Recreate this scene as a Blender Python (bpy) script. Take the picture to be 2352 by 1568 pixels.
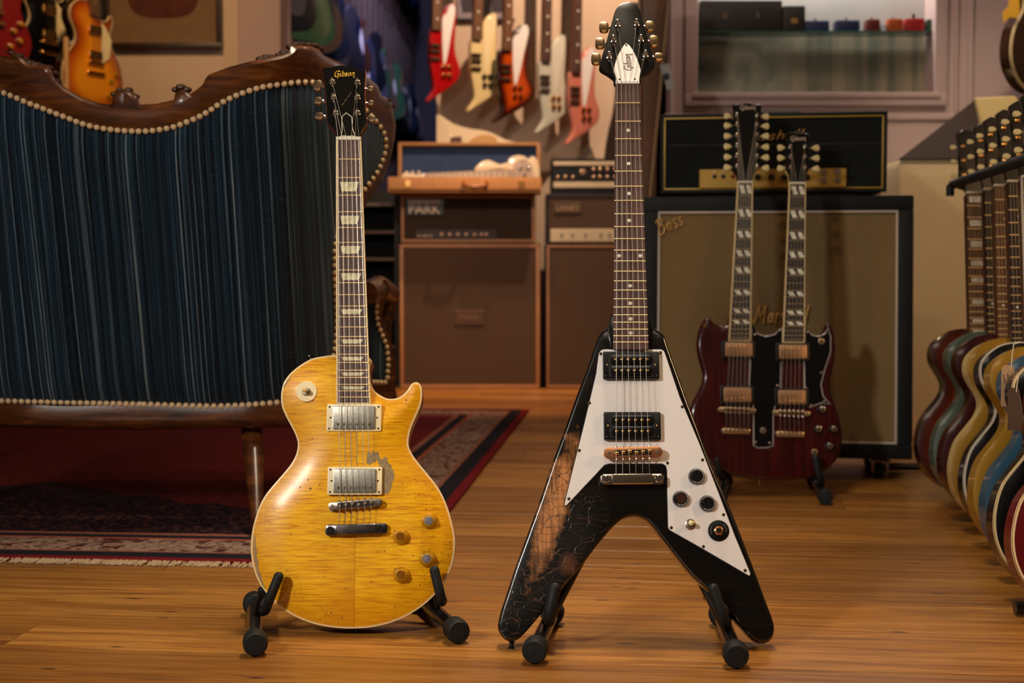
import bpy, bmesh, math, random
import numpy as np
from mathutils import Vector, Matrix
from mathutils.geometry import delaunay_2d_cdt
random.seed(7)
for o in list(bpy.data.objects): bpy.data.objects.remove(o)
S = bpy.context.scene
COL = S.collection
# ---------------------------------------------------------------- camera
FPX = 3267.0; PITCH = math.radians(2.96); CAMZ = 0.60
cd = bpy.data.cameras.new('camera'); cam = bpy.data.objects.new('camera', cd); COL.objects.link(cam)
cam.location = (0, 0, CAMZ); cam.rotation_euler = (math.pi/2 - PITCH, 0, 0)
cd.sensor_width = 36; cd.lens = 36*FPX/2352; cd.clip_start = .05
cd.dof.use_dof = True; cd.dof.focus_distance = 2.30; cd.dof.aperture_fstop = 4.8
S.camera = cam
# ---------------------------------------------------------------- world, lights, exposure
S.view_settings.view_transform = 'Standard'; S.view_settings.look = 'None'
S.view_settings.exposure = 0.0; S.view_settings.gamma = 1.0; S.view_settings.use_curve_mapping = False
w = bpy.data.worlds.new('room_glow'); S.world = w; w.use_nodes = True
w.node_tree.nodes['Background'].inputs[0].default_value = (.62, .40, .24, 1)
w.node_tree.nodes['Background'].inputs[1].default_value = .075
def light(name, kind, loc, target, power, col, size=.5, size_y=None, spot=60, blend=.4, spread=None):
    d = bpy.data.lights.new(name, kind); d.energy = power; d.color = col
    if kind == 'AREA':
        d.size = size
        if size_y: d.shape = 'RECTANGLE'; d.size_y = size_y
        if spread: d.spread = math.radians(spread)
    else: d.shadow_soft_size = size
    if kind == 'SPOT': d.spot_size = math.radians(spot); d.spot_blend = blend
    o = bpy.data.objects.new(name, d); COL.objects.link(o); o.location = loc
    o.rotation_euler = (Vector(target)-Vector(loc)).to_track_quat('-Z', 'Y').to_euler()
    return o
light('key_softbox', 'AREA', (-1.75, .15, 1.65), (.10, 2.40, .30), 17, (1, .94, .85), .30, .30, spread=95)
light('rim_lamp', 'AREA', (2.3, 1.5, 1.7), (.3, 2.4, .4), 5, (1, .60, .30), .3, spread=90)
light('front_floor_fill', 'AREA', (.1, 2.75, 2.9), (.0, 2.35, 0), 15, (1, .82, .58), .5, spread=80)  # added light overhead, no fixture: brightens the front boards
light('chrome_fill', 'AREA', (.35, -.5, 3.0), (.1, 2.4, .6), 9, (1, .84, .66), 1.8, .7)  # added unseen area light: soft fill and something for chrome to reflect
light('mid_floor_fill', 'SPOT', (-.05, 4.3, 2.9), (.0, 4.6, 0), 60, (1, .68, .42), .10, spot=50, blend=.9)  # added light, no fixture: lifts the rug and floor midway back
light('amp_spot', 'SPOT', (-.15, 6.30, 2.75), (-.12, 6.50, .0), 260, (1, .55, .26), .08, spot=42, blend=.8)
light('amp_front_spot', 'SPOT', (-.45, 4.6, 2.0), (.02, 7.0, .55), 110, (1, .70, .50), .06, spot=44, blend=.8)
light('bass_spot', 'SPOT', (.50, 6.15, 2.95), (-.05, 7.5, 1.62), 190, (1, .70, .48), .02, spot=84, blend=.5)
light('shop_lamp_left', 'SPOT', (-1.2, 4.5, 2.7), (-1.75, 6.2, 1.4), 90, (1, .62, .30), .10, spot=70, blend=.8)
light('back_room_lamp', 'AREA', (-.62, 8.6, 3.6), (-1.0, 10.4, 1.6), 130, (.66, .62, 1), .4)
light('back_room_bulb', 'AREA', (-.6, 7.3, 3.4), (-1.15, 8.0, 1.8), 5, (1, .75, .5), .3)
light('niche_fill', 'AREA', (1.15, 5.41, 1.85), (1.15, 5.47, 1.4), 7, (.95, .95, .9), 1.0, .03)  # added light, no fixture: brightens the inside of the niche
light('niche_lamp', 'AREA', (1.0, 4.5, 2.75), (1.1, 5.3, 1.4), 11, (1, .74, .60), .5)
light('rack_lamp', 'SPOT', (.75, 2.0, 2.3), (1.35, 3.6, .98), 30, (1, .74, .42), .05, spot=30, blend=.9)
light('wall_wash', 'SPOT', (1.5, 3.9, 2.7), (1.85, 5.0, .85), 85, (1, .80, .58), .05, spot=46, blend=.8)
light('cabinet_lamp', 'SPOT', (.0, 2.4, 2.6), (.55, 4.0, .6), 34, (1, .76, .50), .06, spot=44, blend=.9)

# ---------------------------------------------------------------- maths helpers
CAM = Vector((0, 0, CAMZ)); CF = Vector((0, math.cos(PITCH), -math.sin(PITCH))); CU = Vector((0, math.sin(PITCH), math.cos(PITCH)))
def ray(x, y): return Vector((1, 0, 0))*((x-1176)/FPX) + CU*((784-y)/FPX) + CF
def px(x, y, Y):
    d = ray(x, y); return CAM + d*(Y/d.y)
def pf(x, y, z=0.0):
    d = ray(x, y); return CAM + d*((z-CAMZ)/d.z)
class Fr:
    """a local frame: x right, z up along the instrument, -y towards its front"""
    def __init__(s, o, tilt=0., yaw=0., roll=0.):
        s.M = Matrix.Translation(o) @ Matrix.Rotation(math.radians(yaw), 4, 'Z') @ Matrix.Rotation(math.radians(-tilt), 4, 'X') @ Matrix.Rotation(math.radians(roll), 4, 'Y')
        s.I = s.M.inverted(); s.c = s.I @ CAM
    def at(s, x, y, h=0.):
        d = (s.I.to_3x3() @ ray(x, y)); t = (-h - s.c.y)/d.y; p = s.c + d*t
        return (p.x, p.z)
    def many(s, pts, h=0.): return [s.at(a, b, h) for a, b in pts]
def spline(pts, n=5, closed=True):
    P = [np.array(p[:2], float) for p in pts]; N = len(P); out = []
    rng = range(N if closed else N-1)
    for i in rng:
        if closed: a, b, c, d = P[i-1], P[i], P[(i+1) % N], P[(i+2) % N]
        else: a, b, c, d = P[max(i-1, 0)], P[i], P[i+1], P[min(i+2, N-1)]
        for k in range(n):
            t = k/n
            out.append(tuple(.5*((2*b)+(c-a)*t+(2*a-5*b+4*c-d)*t*t+(3*b-a-3*c+d)*t**3)))
    if not closed: out.append(tuple(P[-1]))
    return out
def area(p): return .5*sum(p[i-1][0]*p[i][1]-p[i][0]*p[i-1][1] for i in range(len(p)))
def ccw(p): return p if area(p) > 0 else p[::-1]
def resample(p, step, closed=True):
    out = []; N = len(p)
    for i in range(N if closed else N-1):
        a = np.array(p[i]); b = np.array(p[(i+1) % N]); L = np.linalg.norm(b-a); k = max(1, int(round(L/step)))
        for j in range(k): out.append(tuple(a+(b-a)*j/k))
    if not closed: out.append(tuple(p[-1]))
    return out
def inside(pts, poly):
    x, y = pts[:, 0], pts[:, 1]; r = np.zeros(len(pts), bool); q = np.array(poly); j = len(q)-1
    for i in range(len(q)):
        a, b = q[i], q[j]
        with np.errstate(divide='ignore', invalid='ignore'):
            r ^= ((a[1] > y) != (b[1] > y)) & (x < (b[0]-a[0])*(y-a[1])/(b[1]-a[1]+1e-18)+a[0])
        j = i
    return r
def dist(pts, poly):
    q = np.array(poly); d = np.full(len(pts), 1e9)
    for i in range(len(q)):
        a, b = q[i-1], q[i]; ab = b-a; L = ab@ab+1e-18
        t = np.clip(((pts-a)@ab)/L, 0, 1); d = np.minimum(d, np.linalg.norm(pts-(a+t[:, None]*ab), axis=1))
    return d
def inset(poly, d):
    p = ccw(poly); N = len(p); out = []
    for i in range(N):
        a, b, c = np.array(p[i-1]), np.array(p[i]), np.array(p[(i+1) % N]); t = c-a; t = t/(np.linalg.norm(t)+1e-12)
        out.append(tuple(b+np.array((-t[1], t[0]))*d))
    return out
# ---------------------------------------------------------------- materials
def lin(c):
    if isinstance(c, str): c = [int(c[i:i+2], 16)/255 for i in (0, 2, 4)]
    return tuple(v/12.92 if v <= .04045 else ((v+.055)/1.055)**2.4 for v in c)+(1,)
MATS = {}
class NT:
    def __init__(s, m): s.t = m.node_tree; s.b = s.t.nodes['Principled BSDF']
    def n(s, kind, **k):
        x = s.t.nodes.new(kind)
        for a, v in k.items():
            if a.startswith('i_'):
                key = a[2:]; x.inputs[int(key) if key.isdigit() else key.replace('_', ' ')].default_value = v
            else: setattr(x, a, v)
        return x
    def l(s, a, b):
        if hasattr(a, 'outputs'): a = a.outputs[0]
        s.t.links.new(a, b)
    def tc(s, kind='Object', scale=(1, 1, 1), rot=(0, 0, 0), loc=(0, 0, 0)):
        c = s.n('ShaderNodeTexCoord'); m = s.n('ShaderNodeMapping'); s.l(c.outputs[kind], m.inputs[0])
        m.inputs['Scale'].default_value = scale; m.inputs['Rotation'].default_value = rot; m.inputs['Location'].default_value = loc; return m
    def noise(s, vec, scale, detail=3, rough=.5, dist=0):
        x = s.n('ShaderNodeTexNoise'); s.l(vec, x.inputs['Vector']); x.inputs['Scale'].default_value = scale
        x.inputs['Detail'].default_value = detail; x.inputs['Roughness'].default_value = rough; x.inputs['Distortion'].default_value = dist; return x
    def ramp(s, fac, stops, interp='LINEAR'):
        x = s.n('ShaderNodeValToRGB'); s.l(fac, x.inputs[0]); e = x.color_ramp.elements; x.color_ramp.interpolation = interp
        while len(e) < len(stops): e.new(.5)
        for k, (p, c) in enumerate(stops):
            e[k].position = p; e[k].color = c if not isinstance(c, (int, float)) else (c, c, c, 1)
        return x
    def mix(s, fac, a, b, mode='MIX'):
        x = s.n('ShaderNodeMix', data_type='RGBA', blend_type=mode)
        for v, i in ((fac, 0), (a, 6), (b, 7)):
            if isinstance(v, (int, float, tuple)): x.inputs[i].default_value = v
            else: s.l(v, x.inputs[i])
        return x.outputs[2]
    def math(s, op, a, b=None, clamp=False):
        x = s.n('ShaderNodeMath', operation=op, use_clamp=clamp)
        for v, i in ((a, 0), (b, 1)):
            if v is None: continue
            if isinstance(v, (int, float)): x.inputs[i].default_value = v
            else: s.l(v, x.inputs[i])
        return x.outputs[0]
    def sep(s, vec):
        x = s.n('ShaderNodeSeparateXYZ'); s.l(vec, x.inputs[0]); return x.outputs
    def bump(s, h, strength=.2, dist=.001):
        x = s.n('ShaderNodeBump'); x.inputs['Strength'].default_value = strength; x.inputs['Distance'].default_value = dist
        s.l(h, x.inputs['Height']); s.l(x, s.b.inputs['Normal']); return x
    def col(s, c): s.l(c, s.b.inputs['Base Color'])
def mat(name, c=(.5, .5, .5), rough=.5, metal=0, coat=0, var=0, vscale=20, bump=0, bscale=300, spec=.5, coatr=.08, em=None):
    if name in MATS: return MATS[name]
    m = bpy.data.materials.new(name); m.use_nodes = True; t = NT(m); b = t.b; cc = lin(c)
    b.inputs['Base Color'].default_value = cc; b.inputs['Roughness'].default_value = rough; b.inputs['Metallic'].default_value = metal
    b.inputs['Coat Weight'].default_value = coat; b.inputs['Coat Roughness'].default_value = coatr; b.inputs['Specular IOR Level'].default_value = spec
    if em: b.inputs['Emission Color'].default_value = lin(em[0]); b.inputs['Emission Strength'].default_value = em[1]
    if var:
        v = t.tc(); n = t.noise(v, vscale, 4)
        r = t.ramp(n, [(.3, tuple(x*(1-var) for x in cc[:3])+(1,)), (.7, tuple(min(1, x*(1+var)) for x in cc[:3])+(1,))]); t.col(r)
    if bump:
        v = t.tc(); n = t.noise(v, bscale, 3); t.bump(n, bump)
    MATS[name] = m; return m
def newmat(name, rough=.5, metal=0, coat=0):
    m = bpy.data.materials.new(name); m.use_nodes = True; t = NT(m)
    t.b.inputs['Roughness'].default_value = rough; t.b.inputs['Metallic'].default_value = metal
    t.b.inputs['Coat Weight'].default_value = coat; t.b.inputs['Coat Roughness'].default_value = .08
    MATS[name] = m; return m, t
# ---------------------------------------------------------------- mesh builder
class MB:
    def __init__(s): s.v = []; s.f = []; s.edge = None
    def add(s, v, f):
        o = len(s.v); s.v += [tuple(p) for p in v]; s.f += [tuple(o+i for i in q) for q in f]; return s
    def box(s, cx, cy, cz, sx, sy, sz, M=None):
        v = [Vector((cx+a*sx/2, cy+b*sy/2, cz+c*sz/2)) for a in (-1, 1) for b in (-1, 1) for c in (-1, 1)]
        if M: v = [M @ p for p in v]
        return s.add(v, [(0, 1, 3, 2), (4, 6, 7, 5), (0, 4, 5, 1), (2, 3, 7, 6), (0, 2, 6, 4), (1, 5, 7, 3)])
    def prism(s, o, y0, y1):
        """outline in (x,z); y0 front, y1 back"""
        p = ccw(o); N = len(p)
        return s.add([(a, y0, b) for a, b in p]+[(a, y1, b) for a, b in p],
                     [tuple(range(N)), tuple(range(2*N-1, N-1, -1))]+[((i+1) % N, i, N+i, N+(i+1) % N) for i in range(N)])
    def ring(s, axis, c, prof, n=20, closed=False):
        """lathe: prof = [(dist along axis, radius)...]"""
        A = Vector(axis).normalized(); q = A.to_track_quat('Z', 'Y'); c = Vector(c); v = []; f = []
        for d, r in prof:
            for k in range(n):
                a = 2*math.pi*k/n; v.append(c + q @ Vector((r*math.cos(a), r*math.sin(a), d)))
        m = len(prof)
        for i in range(m-1):
            for k in range(n): f.append((i*n+k, i*n+(k+1) % n, (i+1)*n+(k+1) % n, (i+1)*n+k))
        f.append(tuple(range(n-1, -1, -1))); f.append(tuple((m-1)*n+k for k in range(n)))
        return s.add(v, f)
    def tube(s, pts, r, n=8):
        P = [Vector(p) for p in pts]; v = []; f = []; m = len(P); rs = r if isinstance(r, (list, tuple)) else [r]*m
        T = [(P[min(i+1, m-1)]-P[max(i-1, 0)]).normalized() for i in range(m)]
        u = T[0].orthogonal().normalized()
        for i in range(m):
            u = (u - T[i]*u.dot(T[i])).normalized(); w_ = T[i].cross(u)
            for k in range(n):
                a = 2*math.pi*k/n; v.append(P[i]+(u*math.cos(a)+w_*math.sin(a))*rs[i])
        for i in range(m-1):
            for k in range(n): f.append((i*n+k, i*n+(k+1) % n, (i+1)*n+(k+1) % n, (i+1)*n+k))
        f.append(tuple(range(n-1, -1, -1))); f.append(tuple((m-1)*n+k for k in range(n)))
        return s.add(v, f)
    def ball(s, c, r, n=12, sc=(1, 1, 1)):
        v = []; f = []; m = n//2
        for i in range(1, m):
            th = math.pi*i/m
            for k in range(n):
                a = 2*math.pi*k/n; v.append((c[0]+r*sc[0]*math.sin(th)*math.cos(a), c[1]+r*sc[1]*math.sin(th)*math.sin(a), c[2]+r*sc[2]*math.cos(th)))
        t = len(v); v += [(c[0], c[1], c[2]+r*sc[2]), (c[0], c[1], c[2]-r*sc[2])]
        for i in range(m-2):
            for k in range(n): f.append((i*n+k, (i+1)*n+k, (i+1)*n+(k+1) % n, i*n+(k+1) % n))
        for k in range(n): f.append((t, k, (k+1) % n)); f.append((t+1, (m-2)*n+(k+1) % n, (m-2)*n+k))
        return s.add(v, f)
    def mesh(s, name, bevel=None, ang=35, flat=False):
        me = bpy.data.meshes.new(name)
        me.from_pydata(s.v, [], s.f); me.update()
        bm = bmesh.new(); bm.from_mesh(me)
        bmesh.ops.recalc_face_normals(bm, faces=bm.faces)
        if bevel:
            w_, seg = bevel
            es = [e for e in bm.edges if len(e.link_faces) == 2 and e.calc_face_angle(0) > math.radians(40)]
            bmesh.ops.bevel(bm, geom=es, offset=w_, segments=seg, affect='EDGES', profile=.6, clamp_overlap=True)
        bm.to_mesh(me); bm.free()
        me.polygons.foreach_set('use_smooth', [not flat]*len(me.polygons))
        if not flat: me.set_sharp_from_angle(angle=math.radians(ang))
        if s.edge is not None:
            at = me.attributes.new('edge', 'FLOAT', 'POINT'); at.data.foreach_set('value', s.edge)
        return me
def link(name, me, m=None, parent=None, M=None):
    o = bpy.data.objects.new(name, me); COL.objects.link(o)
    if m is not None and len(me.materials) == 0: me.materials.append(m)
    if parent is not None: o.parent = parent
    if M is not None: o.matrix_local = M
    return o
def obj(name, mb, m, parent=None, M=None, bevel=None, ang=35, flat=False):
    return link(name, mb.mesh(name, bevel, ang, flat), m, parent, M)
def thing(name, label, cat, M=None, group=None):
    o = bpy.data.objects.new(name, None); COL.objects.link(o); o.empty_display_size = .05
    o['label'] = label; o['category'] = cat
    if group: o['group'] = group
    if M is not None: o.matrix_world = M
    return o
def tag(o, label, cat, group=None, kind=None):
    o['label'] = label; o['category'] = cat
    if group: o['group'] = group
    if kind: o['kind'] = kind
    return o
def struct(o, label=None):
    o['kind'] = 'structure'
    if label: o['label'] = label
    return o
def sheet(outer, holes, step, front, back, extra=(), rings=()):
    """closed slab: front(P,d)->(n,3), back(P,d)->(n,3) over a triangulated 2D region"""
    outer = ccw(outer); loops = [outer]+[ccw(h) for h in holes]
    allb = np.concatenate([np.array(l) for l in loops])
    lo, hi = allb.min(0), allb.max(0)
    gx = np.arange(lo[0]+step*.5, hi[0], step); gz = np.arange(lo[1]+step*.5, hi[1], step*.866)
    G = np.array([(x+(step/2 if j % 2 else 0), z) for j, z in enumerate(gz) for x in gx])
    def dd(P): return np.min([dist(P, l) for l in loops], axis=0)
    keep = inside(G, outer)
    for h in loops[1:]: keep &= ~inside(G, h)
    G = G[keep]; far = max([r for r in rings], default=0)
    G = G[dd(G) > far+step*.55]
    pts = [tuple(p) for l in loops for p in l]; edges = []; b = 0
    for l in loops:
        edges += [(b+i, b+(i+1) % len(l)) for i in range(len(l))]; b += len(l)
    for r in rings:
        q = np.array(inset(outer, r)); q = q[inside(q, outer)]; q = q[dd(q) > r*.93]; pts += [tuple(p) for p in q]
    pts += [tuple(p) for p in G]
    V, E, F, *_ = delaunay_2d_cdt([Vector(p) for p in pts], edges, [], 0, 1e-7)
    P = np.array([(v.x, v.y) for v in V]); c = np.array([P[list(f)].mean(0) for f in F])
    k = inside(c, outer)
    for h in loops[1:]: k &= ~inside(c, h)
    F = [tuple(f) for f, q in zip(F, k) if q]
    d = dd(P); d[:0] = 0
    A = np.asarray(front(P, d)); B = np.asarray(back(P, d)); n = len(P)
    cnt = {}
    for f in F:
        for i in range(len(f)):
            cnt[(f[i], f[(i+1) % len(f)])] = 1
    bd = [e for e in cnt if (e[1], e[0]) not in cnt]
    mb = MB(); mb.v = [tuple(p) for p in A]+[tuple(p) for p in B]
    mb.f = F+[tuple(n+i for i in reversed(f)) for f in F]+[(b_, a, n+a, n+b_) for a, b_ in bd]
    mb.edge = list(d)+[0.]*n
    return mb
def plate(o, h, y0=None, hollow=()):
    return MB()
def rrect(x0, x1, z0, z1, r, n=4):
    out = []
    for cx, cz, a0 in ((x1-r, z1-r, 0), (x0+r, z1-r, 90), (x0+r, z0+r, 180), (x1-r, z0+r, 270)):
        for k in range(n+1):
            a = math.radians(a0+90*k/n); out.append((cx+r*math.cos(a), cz+r*math.sin(a)))
    return out
# ---------------------------------------------------------------- lettering from strokes
def circ(cx, cy, rx, ry, n=12): return [(cx+rx*math.cos(2*math.pi*k/n), cy+ry*math.sin(2*math.pi*k/n)) for k in range(n+1)]
GL = {'G': (.8, [spline([(.78, .78), (.55, 1), (.15, .8), (.06, .35), (.3, .02), (.68, .12), (.76, .5)], 4, False), [(.42, .5), (.76, .5), (.72, .1), (.66, -.32)]]),
 'i': (.26, [[(.1, .58), (.1, .06), (.24, 0)], [(.1, .84), (.13, .88)]]),
 'b': (.5, [[(.08, 1), (.08, .05)], spline([(.08, .4), (.3, .58), (.44, .3), (.3, .02), (.08, .06)], 3, False)]),
 's': (.42, [spline([(.36, .5), (.2, .58), (.06, .45), (.2, .3), (.34, .16), (.2, .0), (.02, .08)], 3, False)]),
 'o': (.5, [circ(.22, .29, .17, .28)]),
 'a': (.5, [circ(.2, .27, .15, .26), [(.38, .56), (.36, .08), (.46, .02)]]),
 'n': (.5, [[(.06, .56), (.06, 0)], spline([(.06, .36), (.26, .58), (.4, .42), (.4, 0)], 3, False)]),
 'N': (.5, [[(.06, .56), (.06, 0)], spline([(.06, .36), (.26, .58), (.42, .42), (.42, 0), (.5, -.3), (.6, -.22)], 3, False)]),
 'M': (1., [spline([(-.1, .1), (.05, .02), (.2, .98), (.4, .3), (.72, 1), (.78, .05), (.92, .02)], 4, False)]),
 'r': (.34, [[(.06, .56), (.06, 0)], [(.06, .34), (.2, .55), (.32, .5)]]),
 'h': (.48, [[(.06, 1), (.06, 0)], spline([(.06, .36), (.26, .58), (.4, .42), (.4, 0)], 3, False)]),
 'l': (.22, [[(.1, 1), (.06, .1), (.18, 0)]]),
 'B': (.78, [[(.2, .98), (.12, 0)], spline([(-.02, .82), (.12, .98), (.4, 1.0), (.58, .82), (.45, .6), (.22, .54)], 4, False), spline([(.22, .54), (.5, .54), (.68, .3), (.5, .04), (.2, .0), (-.02, .08)], 4, False)])}
def strokes(text, M, size, r, mb=None, shear=.25, gap=.1):
    """M maps (x, y_out, z) lettering plane to target"""
    mb = mb or MB(); x = 0
    for ch in text:
        w_, ss = GL[ch]
        for st in ss: mb.tube([M @ Vector(((x+a+b*shear)*size, 0, b*size)) for a, b in st], r, 6)
        x += w_+gap
    return mb, x*size
def font_mesh(s, size, depth=.0006):
    c = bpy.data.curves.new('lettering', 'FONT'); c.body = s; c.size = size; c.extrude = depth; c.align_x = 'CENTER'; c.resolution_u = 3
    o = bpy.data.objects.new('lettering', c); COL.objects.link(o); bpy.context.view_layer.update()
    me = bpy.data.meshes.new_from_object(o.evaluated_get(bpy.context.evaluated_depsgraph_get())); bpy.data.objects.remove(o); return me
RX90 = Matrix.Rotation(math.pi/2, 4, 'X')
T3 = lambda x, y, z: Matrix.Translation((x, y, z))
# ---------------------------------------------------------------- shared materials
chrome = mat('chrome', (.86, .82, .78), .16, 1)
chrome2 = mat('aged_nickel', (.66, .60, .54), .32, 1, var=.25, vscale=120)
nickel = mat('brushed_nickel_cover', (.62, .60, .55), .42, 1, var=.15, vscale=260, bump=.08, bscale=900)
gold = mat('gold_hardware', (.93, .70, .40), .22, 1)
fretm = mat('fret_wire', (.86, .76, .58), .38, .75)
stringm = mat('string_steel', (.60, .57, .52), .45, 1)
cream = mat('cream_plastic', 'ecdcae', .45, var=.06)
bind = mat('aged_binding', 'e8cf9c', .4, var=.08, vscale=60)
pearl = mat('pearloid', 'cfc7a0', .35, coat=.2, var=.28, vscale=130)
pearl2 = mat('pearloid_bright', 'e6e0cf', .22, coat=.5, var=.3, vscale=90)
black = mat('black_lacquer', '0b0a0a', .22, coat=.6)
blackp = mat('black_plastic', '0c0c0d', .3)
rubber = mat('black_rubber', '121314', .6, spec=.3, bump=.25, bscale=700)
blackmetal = mat('black_tube', '0e0d0d', .28, coat=.4)
white = mat('white_plastic', 'efe9e4', .38)
nutm = mat('bone_nut', 'd9d0bd', .4)
screwm = mat('dark_screw', '4a3a2a', .4, .8)
cherry = mat('cherry_back', '5e2410', .3, coat=.6, var=.2)
def fingerboard(name, c1, c2):
    m, t = newmat(name, .55); v = t.tc(scale=(90, 90, 3)); n = t.noise(v, 3.2, 5, .6)
    t.col(t.ramp(n, [(.3, lin(c1)), (.7, lin(c2))])); t.bump(n, .15, .0005); return m
rosewood = fingerboard('rosewood', '2c1c18', '6a4a40')
rosewood2 = fingerboard('brown_rosewood', '4a2c1a', '7d5434')
ebony = fingerboard('dark_fingerboard', '140d0b', '30201a')
# ================================================================ THE SETTING
# ---- floor
def plank_mat():
    m, t = newmat('pine_plank', .36); t.b.inputs['Coat Weight'].default_value = .25; t.b.inputs['Coat Roughness'].default_value = .22
    oi = t.n('ShaderNodeObjectInfo'); g = t.tc(scale=(1, 1, 1))
    off = t.n('ShaderNodeVectorMath', operation='ADD'); t.l(g, off.inputs[0])
    cm = t.n('ShaderNodeCombineXYZ'); t.l(t.math('MULTIPLY', oi.outputs['Random'], 37.), cm.inputs[0]); t.l(t.math('MULTIPLY', oi.outputs['Random'], 13.), cm.inputs[1]); t.l(cm, off.inputs[1])
    def mp(sc):
        q = t.n('ShaderNodeMapping'); t.l(off, q.inputs[0]); q.inputs['Scale'].default_value = sc; return q
    n1 = t.noise(mp((1.2, 22, 1)), 2.2, 6, .62, .6); n2 = t.noise(mp((.8, 3, 1)), 1.6, 2); n3 = t.noise(mp((5, 160, 1)), 2.5, 3, .6)
    base = t.ramp(n1, [(.25, lin('6e451a')), (.45, lin('a67836')), (.6, lin('bf944c')), (.8, lin('8e6026'))])
    c = t.mix(.55, base, t.ramp(n3, [(.35, lin('6c4a26')), (.65, lin('cfa566'))]), 'OVERLAY'); n4 = t.noise(mp((2.5, 60, 1)), 3.1, 4, .65, .5); c = t.mix(t.ramp(n4, [(.60, 0.), (.70, .6)]), c, lin('5c3412'))
    c = t.mix(t.ramp(n2, [(.35, 0.), (.75, .5)]), c, lin('9a6428'))
    vo = t.n('ShaderNodeTexVoronoi', feature='F1'); t.l(mp((2.6, 9.5, 1)), vo.inputs['Vector']); vo.inputs['Scale'].default_value = 2.1
    nk = t.math('ADD', vo.outputs['Distance'], t.math('MULTIPLY', n1, .10))
    c = t.mix(t.ramp(nk, [(.095, 1.), (.15, 0.)]), c, lin('3a1c0a'))
    rr = t.ramp(oi.outputs['Random'], [(0, lin('c8c0b4')), (1, lin('ffffff'))])
    c = t.mix(1., c, rr, 'MULTIPLY'); t.col(c)
    t.l(t.ramp(n1, [(.3, .30), (.7, .44)]), t.b.inputs['Roughness']); t.bump(n3, .12, .001); return m
PLK = plank_mat()
YAW = math.radians(-6.0)
sub = struct(obj('floor', MB().box(0, 5.2, -.032, 11, 12.5, .02), mat('under_floor', '1a0e06', .8)))
PW = .1445
meshes = []
for L in (2.6, 3.4, 4.1):
    meshes.append((L, MB().box(0, 0, -.011, L-.0016, PW-.0026, .022).mesh('plank', (.0004, 1), 30)))
RZ = Matrix.Rotation(YAW, 4, 'Z')
rr = random.Random(3); j = 0; y = 1.05
while y < 12.5:
    x = -5.2+rr.uniform(0, 1.8)
    while x < 5.0:
        L, me = meshes[rr.randrange(3)]
        c = RZ @ Vector((x+L/2, y, 0))
        inv = c.y/FPX*1300 if c.y > 0 else 0
        if abs(c.x) < inv+L/2+.9 and c.y > .9:
            link('plank', me, PLK, sub, T3(c.x, c.y, 0) @ Matrix.Rotation(YAW+(0 if rr.random() < .5 else math.pi), 4, 'Z'))
        x += L
    y += PW
# ---- walls
def wallmat(name, c, var=.06):
    m, t = newmat(name, .8); v = t.tc(); n = t.noise(v, 1.7, 5, .6); cc = lin(c)
    t.col(t.ramp(n, [(.3, tuple(k*(1-var) for k in cc[:3])+(1,)), (.7, tuple(min(1, k*(1+var)) for k in cc[:3])+(1,))]))
    t.bump(t.noise(v, 160, 2), .12, .002); return m
plaster = wallmat('warm_plaster', 'd2b8a0'); mauve = wallmat('mauve_paint', 'b39a94'); darkwall = wallmat('dark_blue_paint', '23222c')
creamw = wallmat('cream_board', 'd9bd90')
YB = 7.62
def slab(name, x0, x1, y0, y1, z0, z1, m, kind=True, parent=None, bevel=None):
    o = obj(name, MB().box((x0+x1)/2, (y0+y1)/2, (z0+z1)/2, x1-x0, y1-y0, z1-z0), m, parent, None, bevel)
    if kind: o['kind'] = 'structure'
    return o
XC = px(1003, 300, YB).x; XD = px(652, 300, 6.35).x
slab('wall_back', XC, 1.9, YB, YB+.15, 0, 3.1, plaster)
slab('wall_corridor_right', XC-.0, XC+.12, YB+.15, 13.4, 0, 4.0, darkwall)
slab('wall_far', -3.2, 0.2, 13.4, 13.55, 0, 4.0, darkwall)
slab('wall_left', -4.2, px(555, 300, 6.4).x, 6.4, 6.55, 0, 3.1, plaster)
slab('trim_1', px(555, 300, 6.4).x, px(652, 300, 6.4).x, 6.33, 6.62, 0, 3.1, mauve, bevel=(.004, 1))
slab('baseboard_back', XC, 1.9, YB-.02, YB, 0, .14, mauve, bevel=(.004, 1))
# receding wall of the dim back room
CA = Vector((px(652, 300, 7.7).x-.02, 6.62, 0)); CB = Vector((px(1000, 300, 13.3).x-.35, 13.4, 0))
dv = (CB-CA).normalized(); nrm = Vector((dv.y, -dv.x, 0))
Mw = Matrix.Translation(CA) @ Matrix.Rotation(math.atan2(dv.y, dv.x), 4, 'Z')
Lw = (CB-CA).length
struct(obj('wall_corridor_left', MB().box(Lw/2, .06, 2., Lw, .12, 4.), darkwall, None, Mw))
# right wall with the display niche
YR = 5.35
wx0 = px(1540, 300, YR).x
nx0, nx1 = px(1600, 100, YR).x, px(2146, 100, YR).x; nz0 = px(1800, 216, YR).z; nz1 = nz0+.62
slab('wall_right', wx0, nx0, YR, YR+.16, 0, 3.1, mauve)
slab('wall_right', nx1, 3.9, YR, YR+.16, 0, 3.1, mauve)
slab('wall_right', nx0, nx1, YR, YR+.16, 0, nz0, mauve)
slab('wall_right', nx0, nx1, YR, YR+.16, nz1, 3.1, mauve)
slab('wall_return', 1.2, 1.3, YR+.16, YB, 0, 3.1, mat('dark_return', '2a1c18', .8))
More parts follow.
